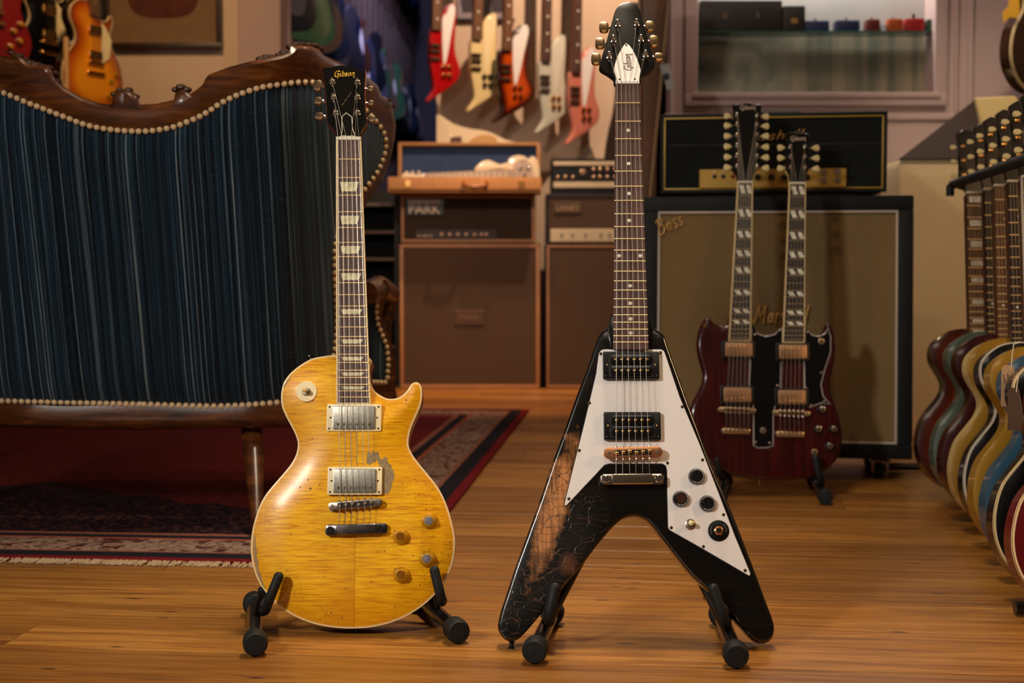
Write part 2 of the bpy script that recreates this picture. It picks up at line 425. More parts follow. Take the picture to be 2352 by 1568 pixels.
# niche interior: printed/frosted back panel, glass reflection above the shelf painted in
def nicheback():
    m, t = newmat('frosted_panel', .55); v = t.tc('Object'); xyz = t.sep(v)
    w1 = t.n('ShaderNodeTexNoise'); t.l(t.tc(scale=(1.3, 1, 2.2), rot=(0, .7, 0)), w1.inputs['Vector']); w1.inputs['Scale'].default_value = 2.6; w1.inputs['Detail'].default_value = 3; w1.inputs['Distortion'].default_value = .8
    c = t.ramp(w1, [(.36, lin('565c50')), (.5, lin('8a8c78')), (.62, lin('a9a48a')), (.75, lin('7c8276'))])
    n = t.noise(t.tc(scale=(9, 1, .5)), 2, 2); rt = t.ramp(xyz[0], [(.0, 0.), (1., 1.)]); g = t.math('MULTIPLY', t.ramp(t.math('MULTIPLY', t.math('SUBTRACT', xyz[0], .98), 6.), [(0, 0.), (1, 1.)]), .8)
    c = t.mix(g, c, t.ramp(n, [(.4, lin('5a5a4c')), (.6, lin('94846a'))]))
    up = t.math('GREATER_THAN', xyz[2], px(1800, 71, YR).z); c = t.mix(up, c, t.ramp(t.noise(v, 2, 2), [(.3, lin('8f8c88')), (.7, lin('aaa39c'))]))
    t.col(c); return m
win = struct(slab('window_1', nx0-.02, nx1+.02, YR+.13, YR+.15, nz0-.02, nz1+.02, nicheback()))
fw = .045
for a, b, c, d, nm in ((nx0-fw, nx1+fw, nz0-fw, nz0+.003, 0), (nx0-fw, nx1+fw, nz1, nz1+fw, 0), (nx0-fw, nx0+.003, nz0, nz1, 0), (nx1-.003, nx1+fw, nz0, nz1, 0)):
    slab('window_frame', a, b, YR-.022, YR+.03, c, d, mauve, False, win, (.006, 2))
slab('window_sill', nx0-fw*.4, nx1+fw*.4, YR-.03, YR+.12, nz0-.016, nz0+.004, mauve, False, win, (.004, 2))
# moulding strips to the right of the niche and a rail below
for k, (xx, ww) in enumerate(((2196, .012), (2228, .02))):
    slab('trim_%d' % (k+2), px(xx, 100, YR).x-ww/2, px(xx, 100, YR).x+ww/2, YR-.014, YR, px(2000, 262, YR).z, 3.1, mauve, bevel=(.003, 1))
slab('trim_4', nx0-.12, px(2235, 0, YR).x, YR-.012, YR, px(2000, 276, YR).z, px(2000, 262, YR).z, mauve, bevel=(.003, 1))
sh = obj('glass_shelf', MB().box((nx0+nx1)/2, YR+.068, px(1800, 71, YR).z, nx1-nx0-.004, .105, .006), mat('shelf_glass', '5e9080', .08))
sh.data.materials[0].node_tree.nodes['Principled BSDF'].inputs['Transmission Weight'].default_value = .75
tag(sh, 'greenish glass shelf across the display niche above the amplifier', 'shelf')
# cream boxed panel with dark slope (stair casing) behind the rack
YP = 5.0
def pw(x, y, Y): return px(x, y, Y)
cas = thing('stair_casing', 'cream boarded casing with a dark sloping top behind the row of guitars', 'casing', T3(px(2200, 1020, YP).x, YP, 0)); cas['kind'] = 'thing'
def inw(root, mb): # world-coordinates mesh into a child
    I = root.matrix_world.inverted() if root.parent is None else root.matrix_world.inverted()
    mb.v = [tuple(I @ Vector(p)) for p in mb.v]; return mb
bpy.context.view_layer.update()
def wobj(name, mb, m, root, **k): return obj(name, inw(root, mb), m, root, **k)
x0 = px(2072, 900, YP).x; zt = px(2100, 366, YP).z
q = MB().prism([(x0, 0), (2.6, 0), (2.6, zt), (x0-.015, zt), (x0-.02, zt-.03)], YP, YP+.29)
wobj('lower_panel', q, creamw, cas, bevel=(.01, 2))
sl = MB(); a = px(2064, 368, YP); b = px(2243, 226, YP+.31); c2 = px(2256, 366, YP); 
f = [Vector((a.x, YP-.012, zt+.002)), Vector((2.6, YP-.012, zt+.002)), Vector((2.6, YP+.31, b.z)), Vector((b.x, YP+.31, b.z))]
sl.add(f+[p+Vector((0, .02, -.004)) for p in f], [(0, 1, 2, 3), (7, 6, 5, 4), (0, 4, 5, 1), (1, 5, 6, 2), (2, 6, 7, 3), (3, 7, 4, 0)])
wobj('sloping_top', sl, mat('dark_slope', '33261f', .8, spec=.2), cas)
up = MB().prism([px(2236, 226, 4.9).xz, px(2328, 222, 4.9).xz, px(2372, 290, 4.9).xz, px(2380, 366, 4.9).xz, px(2266, 366, 4.9).xz], 4.88, 4.9)
wobj('cream_cheek', up, mat('cream_cheek', 'e0c485', .7), cas, bevel=(.003, 1))

# ================================================================ RUG
r0 = pf(600, 1303); r1 = pf(1216, 944)
e1 = Vector((math.cos(math.radians(-5.2)), math.sin(math.radians(-5.2)), 0)); e2 = Vector((-e1.y, e1.x, 0))
# bottom right corner: intersection of near edge and right edge
near = pf(300, 1293); dd_ = (r1-near); cr = near + e1*(dd_.dot(e1)); Lr = dd_.dot(e2); Wr = 2.35
rm = Matrix.Translation(cr - e1*Wr + Vector((0, 0, .0))) @ Matrix.Rotation(math.radians(-5.2), 4, 'Z')
def rugmat():
    m, t = newmat('woven_rug', .95); t.b.inputs['Specular IOR Level'].default_value = .1
    v = t.tc(); s_ = t.sep(v)
    dx = t.math('SUBTRACT', Wr, s_[0]); dmin = t.math('MINIMUM', t.math('MINIMUM', dx, s_[0]), t.math('MINIMUM', s_[1], t.math('SUBTRACT', Lr, s_[1])))
    wob = t.math('MULTIPLY', t.math('SUBTRACT', t.noise(v, 9, 2), .5), .006); dmin = t.math('ADD', dmin, wob)
    pat = t.noise(v, 60, 4, .7); vo = t.n('ShaderNodeTexVoronoi', feature='F1'); t.l(v, vo.inputs['Vector']); vo.inputs['Scale'].default_value = 34
    fl = t.ramp(t.math('ADD', t.math('MULTIPLY', pat, .7), t.math('MULTIPLY', vo.outputs['Distance'], .5)), [(.40, lin('2e1c1e')), (.48, lin('85685a')), (.60, lin('a08472')), (.70, lin('4e2826'))])
    field = t.mix(t.ramp(t.noise(v, 60, 3), [(.4, 0.), (.7, .6)]), lin('742220'), lin('4a1418'))
    # corner / medallion zone, dark navy
    tri = t.math('ADD', t.math('MULTIPLY', t.math('ABSOLUTE', t.math('SUBTRACT', s_[0], Wr/2)), .55), t.math('MULTIPLY', s_[1], 1.)); tri = t.math('ADD', tri, t.math('MULTIPLY', t.math('SUBTRACT', t.noise(v, 7, 3), .5), .2))
    spk = t.ramp(t.noise(v, 75, 2, .7), [(.50, 0.), (.62, .8)]); fieldp = t.mix(spk, lin('1a101c'), lin('6a3c36')); field = t.mix(t.math('LESS_THAN', tri, .98), field, fieldp)
    st = 1/.40
    bands = t.ramp(t.math('MULTIPLY', dmin, st), [(0, lin('6e141a')), (.026*st, lin('1e1c24')), (.075*st, lin('8e5a4a')), (.087*st, (0, 0, 0, 1)), (.215*st, lin('a8543c')), (.228*st, lin('26222a')), (.262*st, lin('9a604c')), (.282*st, lin('55141a'))], 'CONSTANT')
    inb = t.math('MULTIPLY', t.math('GREATER_THAN', dmin, .087), t.math('LESS_THAN', dmin, .215))
    c = t.mix(t.math('GREATER_THAN', dmin, .284), bands, field)
    c = t.mix(inb, c, fl)
    nn = t.noise(t.tc(scale=(1, .3, 1)), 420, 2); c = t.mix(.5, c, t.ramp(nn, [(.3, lin('9a9a9a')), (.7, lin('ffffff'))]), 'MULTIPLY')
    t.col(c); t.bump(nn, .6, .003); return m
rug = obj('rug', MB().box(Wr/2, Lr/2, .004, Wr, Lr, .008), rugmat(), None, rm, (.002, 1)); tag(rug, 'red patterned wool rug with dark and cream border stripes under the sofa', 'rug')
fr = MB(); rr = random.Random(5)
for k in range(1500):
    x = rr.uniform(0, Wr); L = rr.uniform(.012, .03); dx = rr.uniform(-.01, .01)
    fr.add([(x-.0016, .003, .0045), (x+.0016, .003, .0045), (x+dx+.001, -L, .0015), (x+dx-.001, -L, .0015), (x, .003, .008), (x+dx, -L, .003)], [(0, 1, 2, 3), (0, 3, 5, 4), (1, 4, 5, 2), (3, 2, 5)])
fo = obj('fringe', fr, mat('rug_fringe', 'b7a184', .95), rug); fo['kind'] = 'stuff'

# ================================================================ SOFA
def sofaY(x, y):
    Y = 3.14 + .10*(y-600)/380.*1.0
    e = max(0, x-560)/300.
    return Y + .42*e*e*(.9+.1*e)
CX = 322.
top = [(322, 240), (360, 238), (399, 229), (403, 212), (418, 206), (432, 212), (437, 216), (450, 207), (465, 195), (472, 180), (480, 171), (525, 154), (570, 142), (615, 132), (645, 126), (662, 120), (668, 107), (690, 104), (717, 107), (735, 113), (741, 125), (786, 147), (820, 162), (846, 178), (868, 198), (876, 220), (890, 226), (900, 237), (903, 258), (909, 288), (906, 324), (894, 375), (876, 420), (855, 450), (836, 478), (812, 512), (796, 545), (788, 580), (786, 620), (790, 680), (792, 760), (780, 850), (760, 930), (735, 978)]
lobe = [(322, 240), (318, 228), (309, 213), (288, 205), (267, 207), (258, 222), (256, 240)]
left = [(2*CX-a, b) for a, b in top[13:]][::-1]+[(0, 113), (22, 120), (45, 126), (66, 147), (90, 150), (114, 153), (126, 180), (150, 201), (186, 222)]
bottomrail = [(663, 980), (478, 984), (322, 987), (2*CX-478, 984), (2*CX-663, 980)]
outer = left+[(228, 237)]+lobe[::-1]+top[1:]+bottomrail
fabr = [(9, 213), (39, 225), (69, 238), (99, 249), (129, 261), (156, 271), (186, 283), (216, 291), (246, 296), (276, 299.5), (307, 301), (337, 301), (369, 297), (399, 291), (429, 280), (459, 267), (483, 253), (510, 235), (543, 219), (576, 207), (610, 198), (646, 193), (683, 189), (715, 189), (748, 193), (785, 207), (815, 230), (844, 258), (864, 280), (880, 303), (886, 324), (884, 348), (876, 375), (862, 402), (846, 423), (825, 452), (800, 485), (782, 520), (771, 560), (768, 600), (768, 640), (771, 690), (772, 750), (765, 820), (745, 880), (712, 916), (633, 924), (574, 929), (510, 932), (446, 931.5), (322, 928)]
fab = fabr + [(2*CX-a, b) for a, b in fabr[::-1] if a > 324 and b > 0 and not (a < 400 and b < 310)]
fab = [p for p in fab if not (p[0] < 9 and False)]
fab = []
half = [p for p in fabr if p[0] >= 322]
fab = [(322, 301)]+half+[(2*CX-a, b) for a, b in half[::-1] if a > 655 or (a > 323 and b > 400)]+[(p[0], p[1]) for p in fabr if p[0] < 320]
fab = [(a, b) for a, b in fab]
def mirrorY(x, y):
    return sofaY(x if x >= CX else 2*CX-x, y)
SO = px(CX, 985, 3.23); SOF = thing('settee', 'antique carved walnut settee seen from behind in striped blue fabric', 'sofa', T3(SO.x, SO.y, 0)); bpy.context.view_layer.update()
SI = SOF.matrix_world.inverted()
def smap(dy):
    def f(P, d):
        return [tuple(SI @ px(a, b, mirrorY(a, b)+dy(dd__) if callable(dy) else mirrorY(a, b)+dy)) for (a, b), dd__ in zip(P, d)]
    return f
walnut = None
def walnutmat(name='carved_walnut'):
    m, t = newmat(name, .38, 0, .3); v = t.tc(scale=(1, 1, 6)); n = t.noise(v, 9, 5, .6, .8)
    t.col(t.ramp(n, [(.3, lin('261004')), (.55, lin('552b0c')), (.75, lin('7d4718'))])); t.bump(t.noise(v, 60, 3), .15, .002); return m
walnut = walnutmat()
def fabricmat():
    m, t = newmat('striped_blue_fabric', .9); t.b.inputs['Specular IOR Level'].default_value = .15; t.b.inputs['Sheen Weight'].default_value = .08
    v = t.tc(rot=(0, math.radians(5), 0), scale=(1, 0, .0010)); n1 = t.noise(v, 210, 3, .72); n2 = t.noise(v, 420, 2, .6); n0 = t.noise(v, 12, 2)
    c = t.ramp(n1, [(.32, lin('080b10')), (.44, lin('12212f')), (.53, lin('223c50')), (.60, lin('34566c')), (.66, lin('a8b6b8')), (.70, lin('44677a'))])
    c = t.mix(.6, c, t.ramp(n2, [(.35, lin('3c4656')), (.65, lin('ffffff'))]), 'MULTIPLY')
    bk = t.noise(t.tc(rot=(0, math.radians(5), 0), scale=(1, 0, .03)), 160, 2, .6); c = t.mix(.7, c, t.ramp(bk, [(.35, lin('8a9096')), (.6, lin('ffffff'))]), 'MULTIPLY')
    c = t.mix(.75, c, t.ramp(n0, [(.35, lin('8c8c90')), (.62, lin('ffffff'))]), 'MULTIPLY')
    h = t.noise(t.tc(scale=(.12, 0, 1)), 300, 2, .6); c = t.mix(t.ramp(h, [(.60, 0.), (.72, .30)]), c, lin('3a5268'))
    t.col(c); t.bump(n2, .3, .002); return m
fabric = fabricmat()
def padfn(P, d):
    out = []
    for (a, b), q in zip(P, d):
        k = min(1, q/90.); h = .028*math.sqrt(max(0, 1-(1-k)**2)) + .004*math.sin(a*.05)*k
        out.append(tuple(SI @ px(a, b, mirrorY(a, b)-h)))
    return out
fo_ = resample(spline(outer, 1), 12); fi_ = resample(spline(fab, 3), 12)
def frontwood(P, d):
    return [tuple(SI @ px(a, b, mirrorY(a, b)-.012-.012*min(1, q/9.))) for (a, b), q in zip(P, d)]
mb = sheet(fo_, [fi_], 22, frontwood, smap(.06), rings=(4, 9)); obj('carved_frame', mb, walnut, SOF, ang=50)
mb = sheet(fi_, [], 26, padfn, smap(.05), rings=(6, 16, 34, 60)); obj('back_panel', mb, fabric, SOF, ang=60)
# piping edge and brass-ivory nails
nailm = mat('ivory_nail', 'd8bd94', .42)
nme = MB().ring((0, -1, 0), (0, 0, 0), [(-.002, .0066), (.001, .0068), (.0035, .0058), (.0055, .0036), (.0066, .001)], 12).mesh('nail_head')
def nails(path, sp, parent, fn, I, name='nail_head'):
    p = resample(path, 1.0, False); acc = 1e9; last = None
    for i, q in enumerate(p):
        if last is None or math.hypot(q[0]-last[0], q[1]-last[1]) >= sp(q[0]):
            if 1: link(name, nme, nailm, parent, Matrix.Translation(I @ px(q[0], q[1], fn(q[0], q[1])-.012)))
            last = q
npath = spline([p for p in half if True], 4, False)
nails([p for p in spline([(-5, 207)]+fabr, 4, False)], lambda x: 15.6 if x < 740 else 15.6, SOF, mirrorY, SI)
nails([(320, 928), (159, 924), (-3, 920)], lambda x: 14.6, SOF, mirrorY, SI)
# carved ornaments on the crest
orn = MB(); rr = random.Random(2)
for (a, b) in [(600, 137), (612, 133), (624, 130), (640, 126), (652, 122), (668, 108), (680, 103), (694, 102), (708, 104), (722, 105), (735, 112), (28, 122), (45, 128), (58, 138), (70, 145), (84, 150), (98, 155), (112, 156), (124, 168), (132, 186), (262, 216), (276, 206), (296, 207), (312, 222), (404, 206), (416, 201), (430, 206), (890, 230), (900, 244)]:
    p = SI @ px(a, b, mirrorY(a, b)+.005); orn.ball(p, rr.uniform(.006, .010), 10, (1.3, 1.5, .8))
obj('carved_leaves', orn, mat('carved_leaf_wood', '3c1e0a', .5, var=.3, vscale=60), SOF)
# legs, seat, arms
def leg(p0, p1, r0, r1, nm='leg'):
    mb = MB(); ax = (p1-p0); L = ax.length
    mb.ring(ax, SI @ p0, [(0, r0*1.02), (.02, r0), (L*.3, r0*.86+r1*.14), (L*.8, r1*1.02), (L-.02, r1), (L, r1*.85)], 20); return obj(nm, mb, walnut, SOF)
pt = px(579, 978, 3.30); pb = pf(592, 1243); leg(pt, Vector((pb.x, pb.y, 0.009)), .0255, .0135)
XL = px(-190, 978, 3.30).x; leg(Vector((XL, pt.y, pt.z)), Vector((XL-.02, pb.y, .0125)), .0255, .0135)
zr = pt.z
for xx in (XL-.25, pt.x+.14): leg(Vector((xx, 3.98, zr)), Vector((xx, 4.02, .0125)), .024, .014)
xl, xr = px(2*CX-640, 950, 3.3).x, px(640, 950, 3.3).x
mb = MB().box((xl+xr)/2, 3.66, zr+.04, xr-xl+.02, .66, .075); wobj('seat_rail', mb, walnut, SOF, bevel=(.01, 2))
mb = MB().box((xl+xr)/2, 3.67, zr+.13, xr-xl-.03, .60, .11); wobj('seat_cushion', mb, fabric, SOF, bevel=(.03, 3))
# right arm: side panel seen past the back
def armY(x, y): return 3.62 + .0016*(x-780)
armo = [(776, 648), (820, 650), (846, 657), (868, 650), (884, 642), (893, 655), (896, 668), (886, 690), (878, 716), (882, 745), (894, 775), (905, 810), (910, 850), (906, 880), (912, 910), (905, 938), (850, 945), (790, 940)]
armf = [(779, 668), (810, 666), (846, 662), (870, 655), (873, 675), (866, 700), (864, 722), (868, 745), (877, 768), (888, 795), (892, 830), (891, 855), (889, 880), (830, 876), (782, 874)]
ao = resample(spline(armo, 2), 8); af = resample(spline(armf, 2), 8)
def am(dy):
    return lambda P, d: [tuple(SI @ px(a, b, armY(a, b)+dy)) for a, b in P]
obj('arm_frame', sheet(ao, [af], 14, am(-.012), am(.04)), walnut, SOF)
obj('arm_panel', sheet(af, [], 16, lambda P, d: [tuple(SI @ px(a, b, armY(a, b)-.014*min(1, q/22.))) for (a, b), q in zip(P, d)], am(.035), rings=(5, 12)), fabric, SOF, ang=60)
nails([(872, 662), (866, 690), (864, 722), (868, 745), (877, 768), (888, 795), (892, 830), (890, 862), (889, 878)], lambda x: 13.5, SOF, armY, SI)
nails([(884, 878), (850, 877), (815, 876)], lambda x: 9, SOF, armY, SI)
nails([(782, 668), (812, 666), (846, 661)], lambda x: 10, SOF, armY, SI)
for sgn, ax in ((1, px(845, 700, 3.66).x), (-1, 2*SO.x-px(845, 700, 3.66).x)):
    za = px(845, 655, 3.64).z
    mb = MB().tube([(ax, 3.62, za-.02), (ax+.01*sgn, 3.85, za-.01), (ax+.02*sgn, 4.02, za-.03), (ax+.0*sgn, 4.04, za-.12), (ax, 3.98, zr+.06)], [.03, .034, .036, .03, .03], 12)
    wobj('arm_rail', mb, walnut, SOF)
mb = MB()

# ================================================================ DETAILED GUITARS
FRONT = (0, -1, 0)
def fretz(zn, Sc, i): return zn-Sc*(1-2**(-i/12))
class Inst:
    """helper around one detailed instrument: F its frame, R its root empty"""
    def __init__(s, name, label, cat, F, group=None):
        s.F = F; s.R = thing(name, label, cat, F.M, group); s.n = {}
    def put(s, nm, mb, m, parent=None, bevel=None, M=None, ang=35, flat=False, label=None):
        o = obj(nm, mb, m, parent or s.R, M, bevel, ang, flat)
        if label: o['label'] = label
        return o
    def pl(s, nm, pts, h0, h1, m, bevel=None, parent=None, ang=35, label=None):
        return s.put(nm, MB().prism(pts, -h1, -h0), m, parent, bevel, ang=ang, label=label)
    def lathe(s, nm, c, prof, m, parent=None, n=20, label=None, ang=35):
        return s.put(nm, MB().ring(FRONT, (c[0], -c[2], c[1]), prof, n), m, parent, ang=ang, label=label)
    def screw(s, p, h, r=.0022, m=None, nm='screw', parent=None):
        mb = MB().ring(FRONT, (p[0], -h, p[1]), [(-.001, r), (.0004, r), (.0009, r*.6)], 10)
        return s.put(nm, mb, m or screwm, parent)
def neck(I, nutL, nutR, endL, endR, lastpx, nfr, board, binding, h, dots, woodm, h_end=None, nutm_=None, inl=None, backz=.018, wood_to=None):
    F = I.F; a, b, c, d = F.at(*nutL, h), F.at(*nutR, h), F.at(*endL, h), F.at(*endR, h)
    zn = (a[1]+b[1])/2; zl = F.at((endL[0]+endR[0])/2, lastpx, h)[1]; Sc = (zn-zl)/(1-2**(-nfr/12))
    def X(z, side, ins=0):
        t = (zn-z)/(zn-c[1]); p = (a[0]+(c[0]-a[0])*t)+ins if side < 0 else (b[0]+(d[0]-b[0])*t)-ins; return p
    ze = c[1]; e = .0024 if binding else 0
    I.pl('fingerboard', [(X(ze, -1, e*.6), ze), (X(ze, 1, e*.6), ze), (X(zn, 1, e*.6), zn), (X(zn, -1, e*.6), zn)], h-.006, h, board, (.0004, 1))
    if binding:
        for sd in (-1, 1):
            s_ = -sd
            I.pl('neck_binding', [(X(ze, sd), ze-.001), (X(ze, sd)+s_*e, ze-.001), (X(zn, sd)+s_*e, zn), (X(zn, sd), zn)], h-.0062, h+.0002, binding)
        I.pl('neck_binding', [(X(ze, -1), ze-.0015), (X(ze, 1), ze-.0015), (X(ze, 1), ze+.0005), (X(ze, -1), ze+.0005)], h-.0062, h+.0002, binding)
    mb = MB(); wt = wood_to if wood_to is not None else ze; n = 10; v = []; zz = (zn+.006, (zn+wt)/2, wt)
    for z in zz:
        x0, x1 = X(z, -1), X(z, 1); 
        for k in range(n+1):
            an = math.pi*k/n; v.append(((x0+x1)/2-(x1-x0)/2*math.cos(an), -(h-.006)+backz*math.sin(an), z))
    f = []
    for i in range(2):
        for k in range(n): f.append((i*(n+1)+k, i*(n+1)+k+1, (i+1)*(n+1)+k+1, (i+1)*(n+1)+k))
        f.append((i*(n+1)+n, i*(n+1), (i+1)*(n+1), (i+1)*(n+1)+n))
    f += [tuple(range(n+1)), tuple(range(2*(n+1), 3*(n+1)))]
    I.put('neck', mb.add(v, f), woodm, ang=50)
    for i in range(1, nfr+1):
        z = fretz(zn, Sc, i); x0, x1 = X(z, -1, e*.3), X(z, 1, e*.3)
        q = MB().tube([(x0, -h, z), ((x0+x1)/2, -h-.0004, z), (x1, -h, z)], .00105, 6); I.put('fret', q, fretm)
    I.pl('nut', [(X(zn, -1), zn-.0005), (X(zn, 1), zn-.0005), (X(zn, 1), zn+.0052), (X(zn, -1), zn+.0052)], h-.004, h+.0022, nutm_ or nutm, (.0006, 1))
    for i in dots:
        zc = (fretz(zn, Sc, i-1)+fretz(zn, Sc, i))/2 if i > 1 else (zn+fretz(zn, Sc, 1))/2; g = fretz(zn, Sc, i-1)-fretz(zn, Sc, i)
        w_ = X(zc, 1)-X(zc, -1); xc = (X(zc, 1)+X(zc, -1))/2
        if inl == 'trap':
            hw = w_*.355; k = min(g*.27, .0088)
            if g < .021: k = g*.23
            I.pl('inlay', [(xc-hw, zc+k), (xc-hw*.80, zc-k), (xc+hw*.72, zc-k), (xc+hw, zc+k)], h-.001, h+.00025, pearl)
        elif inl == 'split':
            hw = w_*.36; k = g*.33; sl = w_*.1
            for s0, s1 in ((-hw, -.03*w_), (.07*w_, hw+.02*w_)):
                I.pl('inlay', [(xc+s0+sl*.0, zc+k), (xc+s0+sl*1.3, zc-k), (xc+s1+sl*.6, zc-k), (xc+s1-sl*.7, zc+k)], h-.001, h+.0003, pearl2)
        else:
            for dx in ((-.27*w_*1.25, .27*w_*1.25) if i == 12 else (0,)):
                I.lathe('inlay', (xc+dx, zc, h-.001), [(0, .0031), (.00125, .0031), (.00135, .002)], pearl2, n=14)
    I.zn, I.Sc, I.X, I.h = zn, Sc, X, h
    return zn, Sc, X
def headframe(I, nutmid, h, tilt):
    """frame for the tilted headstock, hinged at the nut"""
    p = I.F.at(*nutmid, h); H = Fr((0, 0, 0)); H.M = I.F.M @ T3(p[0], -h+.003, p[1]) @ Matrix.Rotation(math.radians(-tilt), 4, 'X'); H.I = H.M.inverted(); H.c = H.I @ CAM
    H.rel = I.F.I @ H.M; return H
def tuner(I, H, post, btn, style='pill', bm=None, size=(.0085, .0125), hs=0.0, pm=None, out=1):
    p = H.at(*post, hs); b = H.at(*btn, hs-.012)
    mb = MB().ring(FRONT, (p[0], -hs, p[1]), [(0, .0056), (.0012, .0058), (.0022, .0046), (.0028, .0036), (.0036, .0034), (.0046, .0040), (.0056, .0034), (.0062, .0026), (.0100, .0026), (.0108, .0032), (.0120, .0026), (.0124, .001)], 14)
    o = I.put('tuning_post', mb, pm or chrome, M=H.rel)
    y = -(hs-.012); sg = 1 if b[0] > p[0] else -1
    mb = MB().tube([(p[0], y, b[1]), (b[0]-sg*size[0]*.4, y, b[1])], .0019, 8); mb.ring((sg, 0, 0), (b[0]-sg*(size[0]+.0035), y, b[1]), [(0, .0028), (.0022, .0032), (.003, .0024)], 10)
    pb = None
    if style == 'pill':
        a = [(size[0]*math.copysign(abs(math.cos(t))**.6, math.cos(t)), size[1]*math.copysign(abs(math.sin(t))**.75, math.sin(t))) for t in [2*math.pi*k/16 for k in range(16)]]
        pb = MB().prism([(b[0]+u, b[1]+v) for u, v in a], y-.0042, y+.0042)
        bev = (.0022, 2)
    else:
        t = size[0]; pb = MB().prism([(b[0]-sg*t, b[1]-.0018), (b[0]-sg*t*.4, b[1]-size[1]*.62), (b[0]+sg*t*.6, b[1]-size[1]*.95), (b[0]+sg*t, b[1]-size[1]*.4), (b[0]+sg*t, b[1]+size[1]*.4), (b[0]+sg*t*.6, b[1]+size[1]*.95), (b[0]-sg*t*.4, b[1]+size[1]*.62), (b[0]-sg*t, b[1]+.0018)], y-.0035, y+.0035)
        bev = (.0018, 2)
    I.put('tuning_shaft', mb, pm or chrome, parent=o)
    I.put('tuning_button', pb, bm or chrome, parent=o, bevel=bev)
    return H.M @ Vector((p[0], -hs-.007, p[1]))
def strings(I, posts, nutx, H, nh, bridge, tail, bh, th, gauges=(.00060, .00050, .00042, .00034, .00029, .00026), wound=3):
    for k in range(len(nutx)):
        n = I.F.at(*nutx[k], nh); b = I.F.at(*bridge[k], bh); t = I.F.at(*tail[k], th)
        P = [I.F.I @ posts[k]] if posts[k] is not None else []
        P += [Vector((n[0], -nh, n[1]+.003)), Vector((n[0], -nh, n[1])), Vector((b[0], -bh, b[1])), Vector((t[0], -th, t[1]))]
        I.put('string', MB().tube(P, gauges[k], 6), stringm if k < 4 else mat('plain_string', (.72, .69, .64), .35, 1))
def humbucker(I, nm, cxy, h0, ringm, coverm, ringh, W, Hh, cw, ch, polez=None, open_=False, yaw=0, capt=None, rscr=True):
    """cxy local centre; W,Hh ring size; cw,ch cover size"""
    x, z = cxy
    rt = rrect(x-W/2, x+W/2, z-Hh/2, z+Hh/2, .0025, 3)
    o = I.pl(nm, rt, h0-.002, h0+ringh, ringm, (.0009, 2))
    for sx in (-1, 1):
        for sz in (-1, 1): I.screw((x+sx*(W/2-.0045), z+sz*(Hh/2-.0045)), h0+ringh, .0017, parent=o)
        I.screw((x+sx*(W/2-.0065), z), h0+ringh, .0016, gold if open_ else None, parent=o)
    if not open_:
        c = I.pl('pickup_cover', rrect(x-cw/2, x+cw/2, z-ch/2, z+ch/2, .003, 3), h0, h0+ringh+.0035, coverm, (.0012, 2), parent=o)
        for k in range(6):
            px_ = x+(k-2.5)*.0102*cw/.07; I.screw((px_, z+(polez or -.3)*ch), h0+ringh+.0034, .0021, screwm if coverm is nickel else gold, 'pole_piece', o)
    else:
        I.pl('pickup_cavity', rrect(x-cw/2-.0015, x+cw/2+.0015, z-ch/2-.001, z+ch/2+.001, .002, 2), h0+ringh-.001, h0+ringh+.0003, mat('cavity_black', '040404', .6), parent=o)
        for sz in (-1, 1):
            zc = z+sz*ch/4; r = ch/4-.0004
            ol = [(x+sx*(cw/2-r)+r*math.cos(math.radians(a)), zc+r*math.sin(math.radians(a))) for sx, rg in ((1, range(-90, 91, 18)), (-1, range(90, 271, 18))) for a in rg]
            bo = I.pl('bobbin', ol, h0, h0+ringh+.003, black, (.0012, 2), parent=o)
            for k in range(6):
                I.screw((x+(k-2.5)*cw*.145, zc), h0+ringh+.003, .0022, gold, 'pole_piece', o)
    return o
def tom(I, c0, c1, h, bodym, saddlem, n=6, postm=None, r=.0065):
    """tune-o-matic bridge between local points c0 and c1"""
    a, b = Vector((c0[0], 0, c0[1])), Vector((c1[0], 0, c1[1])); d = (b-a).normalized(); nn = Vector((-d.z, 0, d.x)); L = (b-a).length
    def loc(u, v): p = a+d*u+nn*v; return (p.x, p.z)
    ol = [loc(-r*math.cos(t), r*math.sin(t)) for t in [math.radians(k) for k in range(90, -91, -20)]]+[loc(L+r*math.cos(t), r*math.sin(t)) for t in [math.radians(k) for k in range(-90, 91, 20)]]
    o = I.pl('bridge', ol, h-.007, h-.001, bodym, (.0012, 2))
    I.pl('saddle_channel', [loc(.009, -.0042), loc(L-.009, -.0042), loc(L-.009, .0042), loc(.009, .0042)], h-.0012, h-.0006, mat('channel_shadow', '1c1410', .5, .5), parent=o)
    for k in range(n):
        u = L*(.155+.69*k/(n-1)); off = (-.0012+.0024*((k % 3)/2.)) 
        I.pl('saddle', [loc(u-.0034, off-.0022), loc(u+.0034, off-.0022), loc(u+.0034, off+.0022), loc(u-.0034, off+.0022)], h-.001, h+.0018, saddlem, (.0006, 1), parent=o)
        for sgn in (1, -1):
            p0 = a+d*u+nn*(sgn*(r-.001)); p1 = p0+nn*sgn*.0028
            I.put('saddle_screw', MB().tube([(p0.x, -h+.003, p0.z), (p1.x, -h+.003, p1.z)], .0018, 8), postm or chrome2, parent=o)
    for u in (0, L):
        q = loc(u, 0); I.lathe('bridge_post', (q[0], q[1], h-.0015), [(-.02, .0032), (0, .0032), (.0009, .0026), (.001, .001)], postm or chrome2, parent=o, n=12)
    return o
